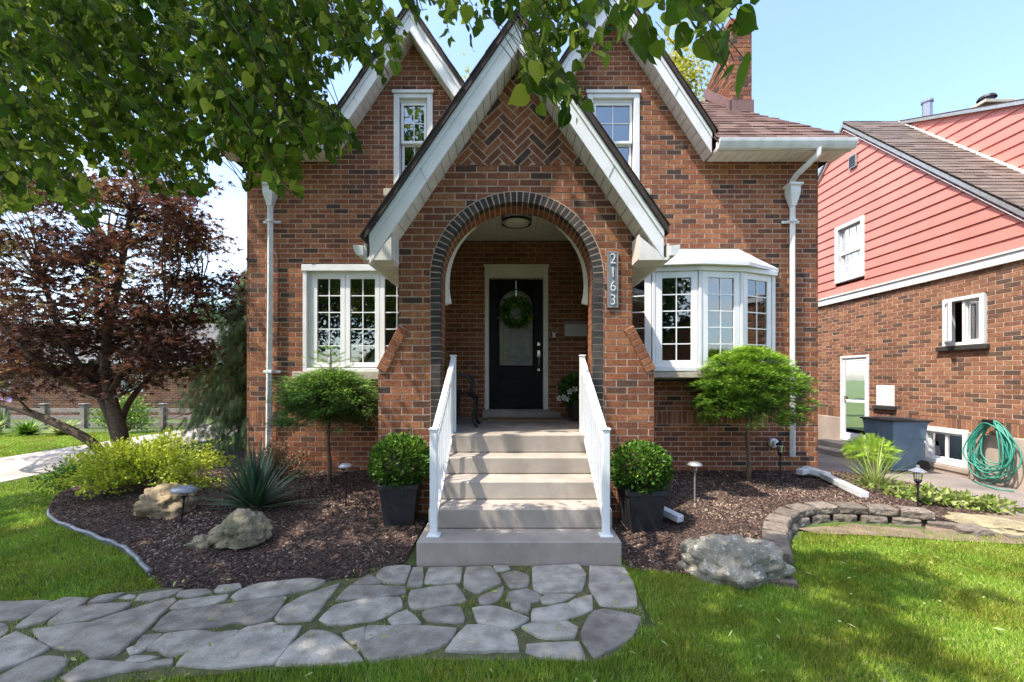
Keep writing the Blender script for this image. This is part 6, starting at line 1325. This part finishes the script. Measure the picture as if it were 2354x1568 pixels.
# ------------------------------------------------------------------ weeping blue spruce behind the left corner
sp = thing('weeping_spruce', 'tall spruce with drooping grey-green boughs behind the left corner of the house', 'tree', (-5.9, 9.6, 0))
stem_tube('trunk', [(-5.9, 9.6, -.05), (-5.85, 9.6, 1.6), (-5.8, 9.6, 3.4), (-5.75, 9.6, 4.3)], [.12, .09, .05, .015], sp, 'bark_dark')
P_, D_, T_ = [], [], []; br = MB()
for k in range(110):
    z = .35 + 3.7 * (k / 110) ** .85; az = k * 2.4; ll = (1.55 * (1 - z / 4.5) + .2) * rs.uniform(.75, 1.15); a0 = Vector((-5.85, 9.6, z)); tip = a0 + Vector((math.cos(az) * ll, math.sin(az) * ll, -.15 - .1 * rs.rand())); mid = (a0 + tip) / 2 + Vector((0, 0, .15)); br.tube([a0, mid, tip], [.014, .01, .004], 4)
    for j in range(120):
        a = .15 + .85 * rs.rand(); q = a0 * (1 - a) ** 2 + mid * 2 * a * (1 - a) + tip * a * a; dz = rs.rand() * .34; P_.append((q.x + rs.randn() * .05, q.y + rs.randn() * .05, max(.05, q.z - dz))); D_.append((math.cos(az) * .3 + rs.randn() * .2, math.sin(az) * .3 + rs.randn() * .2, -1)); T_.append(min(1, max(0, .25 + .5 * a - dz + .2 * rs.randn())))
br.build('bough', 'bark_dark', sp, 'stuff'); foliage('foliage', SP_T, SP_F, np.array(P_), np.array(D_), rs.rand(len(P_)) * 6.28, .15 + .07 * rs.rand(len(P_)), np.array(T_), 'leaf_bluespruce', sp, 'stuff')
# ------------------------------------------------------------------ leafy trees farther off
def tree(label, x, y, h, r, n, m, size, seed, trunk=True, zc=None, group=None, cl_n=60):
    t = thing('leafy_tree', label, 'tree', (x, y, 0), group); rs = np.random.RandomState(seed); zc = zc or h * .66; cs = []
    for k in range(cl_n):
        u = rs.randn(3); u /= np.linalg.norm(u); cs.append(np.array([x, y, zc]) + u * np.array([r, r, h - zc]) * rs.uniform(.35, .95))
    m1 = MB(); m1.tube([(x, y, -.2), (x + .1, y, zc * .5), (x, y, zc), (x, y, h - (h - zc) * .4)], [.035 * h, .028 * h, .018 * h, .006 * h], 8); m1.build('trunk', 'bark_dark', t, smooth=True); m2 = MB()
    for c in cs: m2.tube([(x, y, zc * .75 + (c[2] - zc) * .4), tuple((np.array([x, y, zc]) + c) / 2), tuple(c)], [.009 * h, .005 * h, .002 * h], 4)
    m2.build('branch', 'bark_dark', t, 'stuff'); P_ = np.concatenate([c + rs.randn(n // cl_n, 3) * np.array([r, r, h - zc]) * .17 for c in cs]); k = len(P_)
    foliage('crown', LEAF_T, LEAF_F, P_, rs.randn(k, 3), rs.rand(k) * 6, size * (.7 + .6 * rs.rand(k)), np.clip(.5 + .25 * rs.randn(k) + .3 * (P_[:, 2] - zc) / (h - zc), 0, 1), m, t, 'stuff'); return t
tree('yellow-green tree rising behind the middle gables', -.6, 17, 13.6, 2.6, 9000, 'leaf_yellowtree', .16, 41, zc=11.8)
tree('yellow-green tree showing between the right gable and the chimney', 5.6, 17, 14.4, 2.8, 10000, 'leaf_yellowtree', .16, 42, zc=12.0)
tree('distant pale green tree above the bungalow roof at far left', -19, 27, 6.5, 2.6, 5000, 'leaf_far', .25, 43)
tree('rounded green tree behind the bungalow, right of its roof ridge', -16.5, 24, 5.6, 2.8, 6000, 'leaf_far', .2, 45)
tree('distant green tree seen through the maple stems over the driveway', -12.5, 29, 6.2, 2.4, 5000, 'leaf_far', .25, 44)
for i, (x, y, h, lab) in enumerate(((-14, -16, 11, 'street tree behind the viewer, far left'), (2.5, -15, 10, 'street tree behind the viewer, near the middle'), (12, -17, 12, 'street tree behind the viewer, right of the middle'), (-7, -14, 11, 'street tree behind the viewer, left of the middle'))): tree(lab, x, y, h, 4.2, 7000, 'leaf_far', .36, 50 + i, group='street trees behind the viewer')

# ================================================================== linden: hanging foliage in the picture and the shading crown above
lin_t = thing('linden_tree', 'linden tree whose leafy drooping branches hang into the picture from above', 'tree', (-4.4, -1.6, 0))
stem_tube('trunk', [(-4.4, -1.6, -.1), (-4.3, -1.5, 1.5), (-4.2, -1.3, 3.4), (-3.9, -1.0, 5.6), (-3.6, -.6, 8.0)], [.30, .25, .22, .17, .08], lin_t, 'bark_dark', 12)
HANG = [(-60, -20), (1752, -20), (1738, 60), (1722, 120), (1700, 175), (1672, 190), (1640, 140), (1600, 95), (1535, 150), (1480, 130), (1440, 90), (1400, 150), (1372, 225), (1318, 285), (1270, 255), (1242, 292), (1205, 235), (1203, 70), (1180, 40), (1125, 60), (1105, 140), (1040, 105), (1000, 125), (955, 95), (930, 150), (890, 205), (850, 150), (800, 160), (745, 195), (765, 245), (808, 300), (826, 382), (790, 350), (745, 380), (700, 345), (690, 400), (722, 480), (650, 450), (600, 425), (565, 440), (545, 340), (480, 395), (500, 445), (440, 460), (360, 455), (290, 410), (225, 420), (238, 482), (205, 535), (120, 455), (60, 485), (-60, 520)]
LITP = [[(1000, 985), (1385, 985), (1395, 1150), (1000, 1150)], [(1375, 440), (1453, 560), (1506, 870), (1506, 1040), (1395, 1040), (1345, 640), (1330, 420)], [(1480, 70), (1900, 280), (1900, 1120), (1506, 1120), (1453, 640)], [(1530, 1110), (1790, 1110), (1780, 1245), (1700, 1240), (1560, 1200)], [(1830, 1120), (2400, 1120), (2400, 1400), (2150, 1330), (1960, 1260), (1840, 1260)],
        [(567, 600), (870, 600), (880, 740), (870, 1100), (567, 1100)], [(600, 790), (985, 740), (990, 1080), (600, 1100)], [(700, 1080), (880, 1080), (860, 1112), (700, 1125)], [(330, 1150), (470, 1140), (450, 1215), (330, 1200)], [(-400, 940), (567, 940), (567, 1150), (230, 1150), (-400, 1110)], [(0, 1170), (130, 1160), (110, 1215), (0, 1230)], [(1210, 130), (1380, 330), (1530, 590), (1480, 600), (1190, 180)], [(2100, 1420), (2400, 1360), (2400, 1560), (2200, 1540)], [(1100, 1150), (1210, 1150), (1240, 1215), (1120, 1215)], [(1250, 1155), (1300, 1155), (1320, 1215), (1270, 1215)]]
sv = np.array(SUN)
def landing(Pl):
    """where the shade of points Pl falls: porch front, main wall or ground"""
    n = len(Pl); best = np.full(n, 1e9); H = np.zeros((n, 3))
    for y in (YP, YM):
        t = (y - Pl[:, 1]) / (-sv[1]) ; h = Pl - sv * t[:, None] ; ok = t > 0
        if y == YP: ok &= (np.abs(h[:, 0] - .04) < 1.45) & (h[:, 2] > 0) & (h[:, 2] < 4.9 - 1.45 * np.abs(h[:, 0]) + .2)
        else: ok &= (h[:, 0] > -4.05) & (h[:, 0] < 4.65) & (h[:, 2] > 0) & (h[:, 2] < 6.9)
        ok &= t < best; best[ok] = t[ok]; H[ok] = h[ok]
    t = (Pl[:, 2] - (Pl[:, 1] - 3.3) * .66) / (sv[2] - .66 * sv[1]); h = Pl - sv * t[:, None]; ok = (t > 0) & (np.abs(h[:, 0] - .07) < .82) & (h[:, 1] > 3.4) & (h[:, 1] < 4.75) & (t < best); best[ok] = t[ok]; H[ok] = h[ok]
    t = Pl[:, 2] / sv[2]; h = Pl - sv * t[:, None]; ok = t < best; H[ok] = h[ok]; return H
def in_lit(Pl):
    H = landing(Pl); y = np.maximum(H[:, 1], .3); q = np.stack([1177 + H[:, 0] * 970 / y, 870 - (H[:, 2] - EYE) * 970 / y], 1); r = np.zeros(len(Pl), bool)
    for p in LITP: r |= inpoly(q, p)
    return r & (H[:, 1] > .5)
rs = np.random.RandomState(77); LP_, LD_, LS_, LT_ = [], [], [], []; tw = MB(); big = MB()
def depth_for(px):
    if px < 480: return rs.uniform(2.2, 4.3)
    if px < 1000: return rs.uniform(1.9, 2.9)
    if px < 1480: return rs.uniform(1.8, 2.5)
    return rs.uniform(1.25, 1.75)
HG = np.array(HANG)
def edge_ok(px, py): return inpoly(np.array([[px, py]]), HANG)[0]
tips = 0; tries = 0
while tips < 980 and tries < 20000:
    tries += 1; px, py = rs.uniform(-60, 1752), rs.uniform(-20, 535)
    if not edge_ok(px, py): continue
    if px > 850 and rs.rand() > (.32 if px < 1450 else .25): continue
    d = depth_for(px); tip = np.array(W3(px, py, d)); tips += 1
    L_ = rs.uniform(.35, .75) * (d / 3) ; dirv = np.array([-.42 + rs.randn() * .16, rs.randn() * .25, .85]); dirv /= np.linalg.norm(dirv); k = int(L_ / .050)
    pts = []; p = tip.copy(); dd = dirv.copy()
    for j in range(k):
        pts.append(p.copy()); p = p + dd * L_ / k; dd = dd + np.array([-.05, 0, -.015]); dd /= np.linalg.norm(dd)
    tw.tube([tuple(q) for q in pts[::2]] if len(pts) > 4 else [tuple(q) for q in pts] + [tuple(p)], .0012 + .0005 * d, 4)
    for j, q in enumerate(pts):
        for s in range(2 if d > 2 else 1):
            if rs.rand() < .15: continue
            sd = np.array([rs.randn() * .8, rs.randn() * .8, -.75 - rs.rand() * .7]); off = sd / np.linalg.norm(sd) * .025; c = q + off
            pxx = 1177 + c[0] * 970 / c[1]; pyy = 870 - (c[2] - EYE) * 970 / c[1]
            if not edge_ok(pxx, pyy + 12) and pyy > -10: continue
            LP_.append(c); LD_.append(sd); LS_.append((.024 + .042 * rs.rand() ** 1.3) * (1 if px < 1150 else 1.2 if px < 1480 else 1.45) * (1.12 if j < 3 else 1)); LT_.append(np.clip(.45 + .26 * rs.randn() + (.45 if rs.rand() < .16 else 0), 0, 1))
print('hang leaves', len(LP_))
tw.build('twig', 'bark_dark', lin_t, 'stuff')
# limbs carrying the hanging growth
for (a, b, c_, r0) in (((-3.9, -1.0, 5.6), (-3.0, 1.6, 5.2), W3(520, 160, 3.6), .07), ((-4.2, -1.2, 4.6), (-3.9, 1.5, 4.6), W3(160, 220, 3.4), .06), ((-3.9, -1.0, 5.6), (-1.8, 1.2, 5.0), W3(1000, 10, 3.0), .045), ((-3.8, -.8, 6.2), (-1.5, .2, 4.6), W3(1330, 20, 2.3), .035)):
    pts = smoothline([tuple(Vector(a)), tuple(Vector(b)), tuple(c_)], 8); m = MB(); m.tube(pts, [r0 * (1 - .8 * k / len(pts)) for k in range(len(pts))], 8); m.build('limb', 'bark_dark', lin_t, smooth=True)
LP_ = np.array(LP_); LD_ = np.array(LD_); LS_ = np.array(LS_); LT_ = np.array(LT_); lit = in_lit(LP_); keep = ~(lit & (rs.rand(len(LP_)) < .35)); LP_, LD_, LS_, LT_ = LP_[keep], LD_[keep], LS_[keep], LT_[keep]  # hanging leaves thinned where they would shade places kept sunlit
app = LS_ / LP_[:, 1]; vis = (870 - (LP_[:, 2] - EYE) * 970 / LP_[:, 1] > -5); order = np.argsort(-(app * vis)); one = order[:300]; rest = order[300:]; roll = rs.rand(len(LP_)) * 6.28
lm = bpy.data.meshes.new('leaf'); lm.from_pydata(FINE_T, [], FINE_F); lm.polygons.foreach_set('use_smooth', [True] * len(FINE_F)); lm.materials.append(MATS['leaf_linden']); lm.update()
Bs = basis(LD_, roll)
for i in one:
    o = link('leaf', lm, lin_t); M_ = Matrix.Identity(4)
    for c in range(3):
        for r in range(3): M_[r][c] = Bs[i][c][r] * LS_[i] * (1 if c < 2 else 1.4 + 1.4 * math.sin(i * 7.7))
        M_[c][3] = LP_[i][c]
    o.matrix_basis = M_; o['tone'] = float(LT_[i])
zc_ = LS_ * rs.uniform(-1.2, 3.2, len(LS_)); S3 = np.stack([LS_ * rs.uniform(.8, 1.12, len(LS_)), LS_, zc_], 1)
V, F, T = scatter(LINDEN_T, LINDEN_F, LP_[rest], Bs[rest], S3[rest], LT_[rest]); link('leaf', np_mesh('leaf', V, F, 'leaf_linden', T), lin_t, 'stuff')
nb2 = 1500; bi = rs.randint(0, len(LP_), nb2); bp_ = LP_[bi] + rs.randn(nb2, 3) * .03 + np.array([0, 0, -.03]); px_ = 1177 + bp_[:, 0] * 970 / bp_[:, 1]; py_ = 870 - (bp_[:, 2] - EYE) * 970 / bp_[:, 1]; ok = inpoly(np.stack([px_, py_ + 8], 1), HANG); bp_ = bp_[ok]; nb2 = len(bp_); bs_ = .035 + .025 * rs.rand(nb2)
foliage('bract', LEAF_T, LEAF_F, bp_, rs.randn(nb2, 3) * .35 + np.array([0, 0, -1]), rs.rand(nb2) * 6.28, np.stack([bs_ * .42, bs_, bs_ * 1.5], 1), rs.rand(nb2), 'linden_bract', lin_t, 'stuff')
# unseen crown: leaves set sunward of places to shade, thinned where sun is wanted
def target(n, kind):
    if kind == 0: return np.stack([rs.uniform(-6.5, 5.4, n), rs.uniform(.6, 6.0, n), np.zeros(n)], 1)
    if kind == 1: return np.stack([rs.uniform(-1.5, 1.4, n), np.full(n, YP), rs.uniform(.2, 5.2, n)], 1)
    return np.stack([rs.uniform(-4.2, .4, n), np.full(n, YM), rs.uniform(2.2, 6.9, n)], 1)
CP = []
for kind, n in ((0, 36000), (1, 150), (2, 500)):
    q = target(n, kind); z = rs.uniform(6.6, 9.2, n); t = (z - q[:, 2]) / sv[2]; p = q + sv * t[:, None]
    cn = np.array([noise.noise(Vector((a[0] * 1.0, a[1] * 1.0, a[2] * .6))) for a in p]); g = np.where(q[:, 0] < 1.2, 1.4, .36) if kind == 0 else .8
    k = (~in_lit(p) | (rs.rand(n) < .02)) & ((kind > 0) | (q[:, 1] < 3.75) | (q[:, 0] < -2.2)) & (rs.rand(n) < np.clip(g + 1.1 * cn, .12, 1)); elev = (p[:, 2] - EYE) / np.maximum(p[:, 1], .01); out = (p[:, 1] < .2) | (elev > .99)
    CP.append(p[k & out])
CP = np.concatenate(CP); n = len(CP); print('crown leaves', n)
foliage('crown', LINDEN_T[[0, 2, 4, 6]], LEAF_F, CP, rs.randn(n, 3) * np.array([1, 1, .5]) + np.array([0, 0, -.4]), rs.rand(n) * 6.28, .12 + .06 * rs.rand(n), rs.rand(n), 'leaf_linden', lin_t, 'stuff')
print('OBJ', len(bpy.data.objects), 'tris', sum(sum(len(p.vertices) - 2 for p in o.data.polygons) if False else len(o.data.polygons) for o in bpy.data.objects if o.type == 'MESH'))
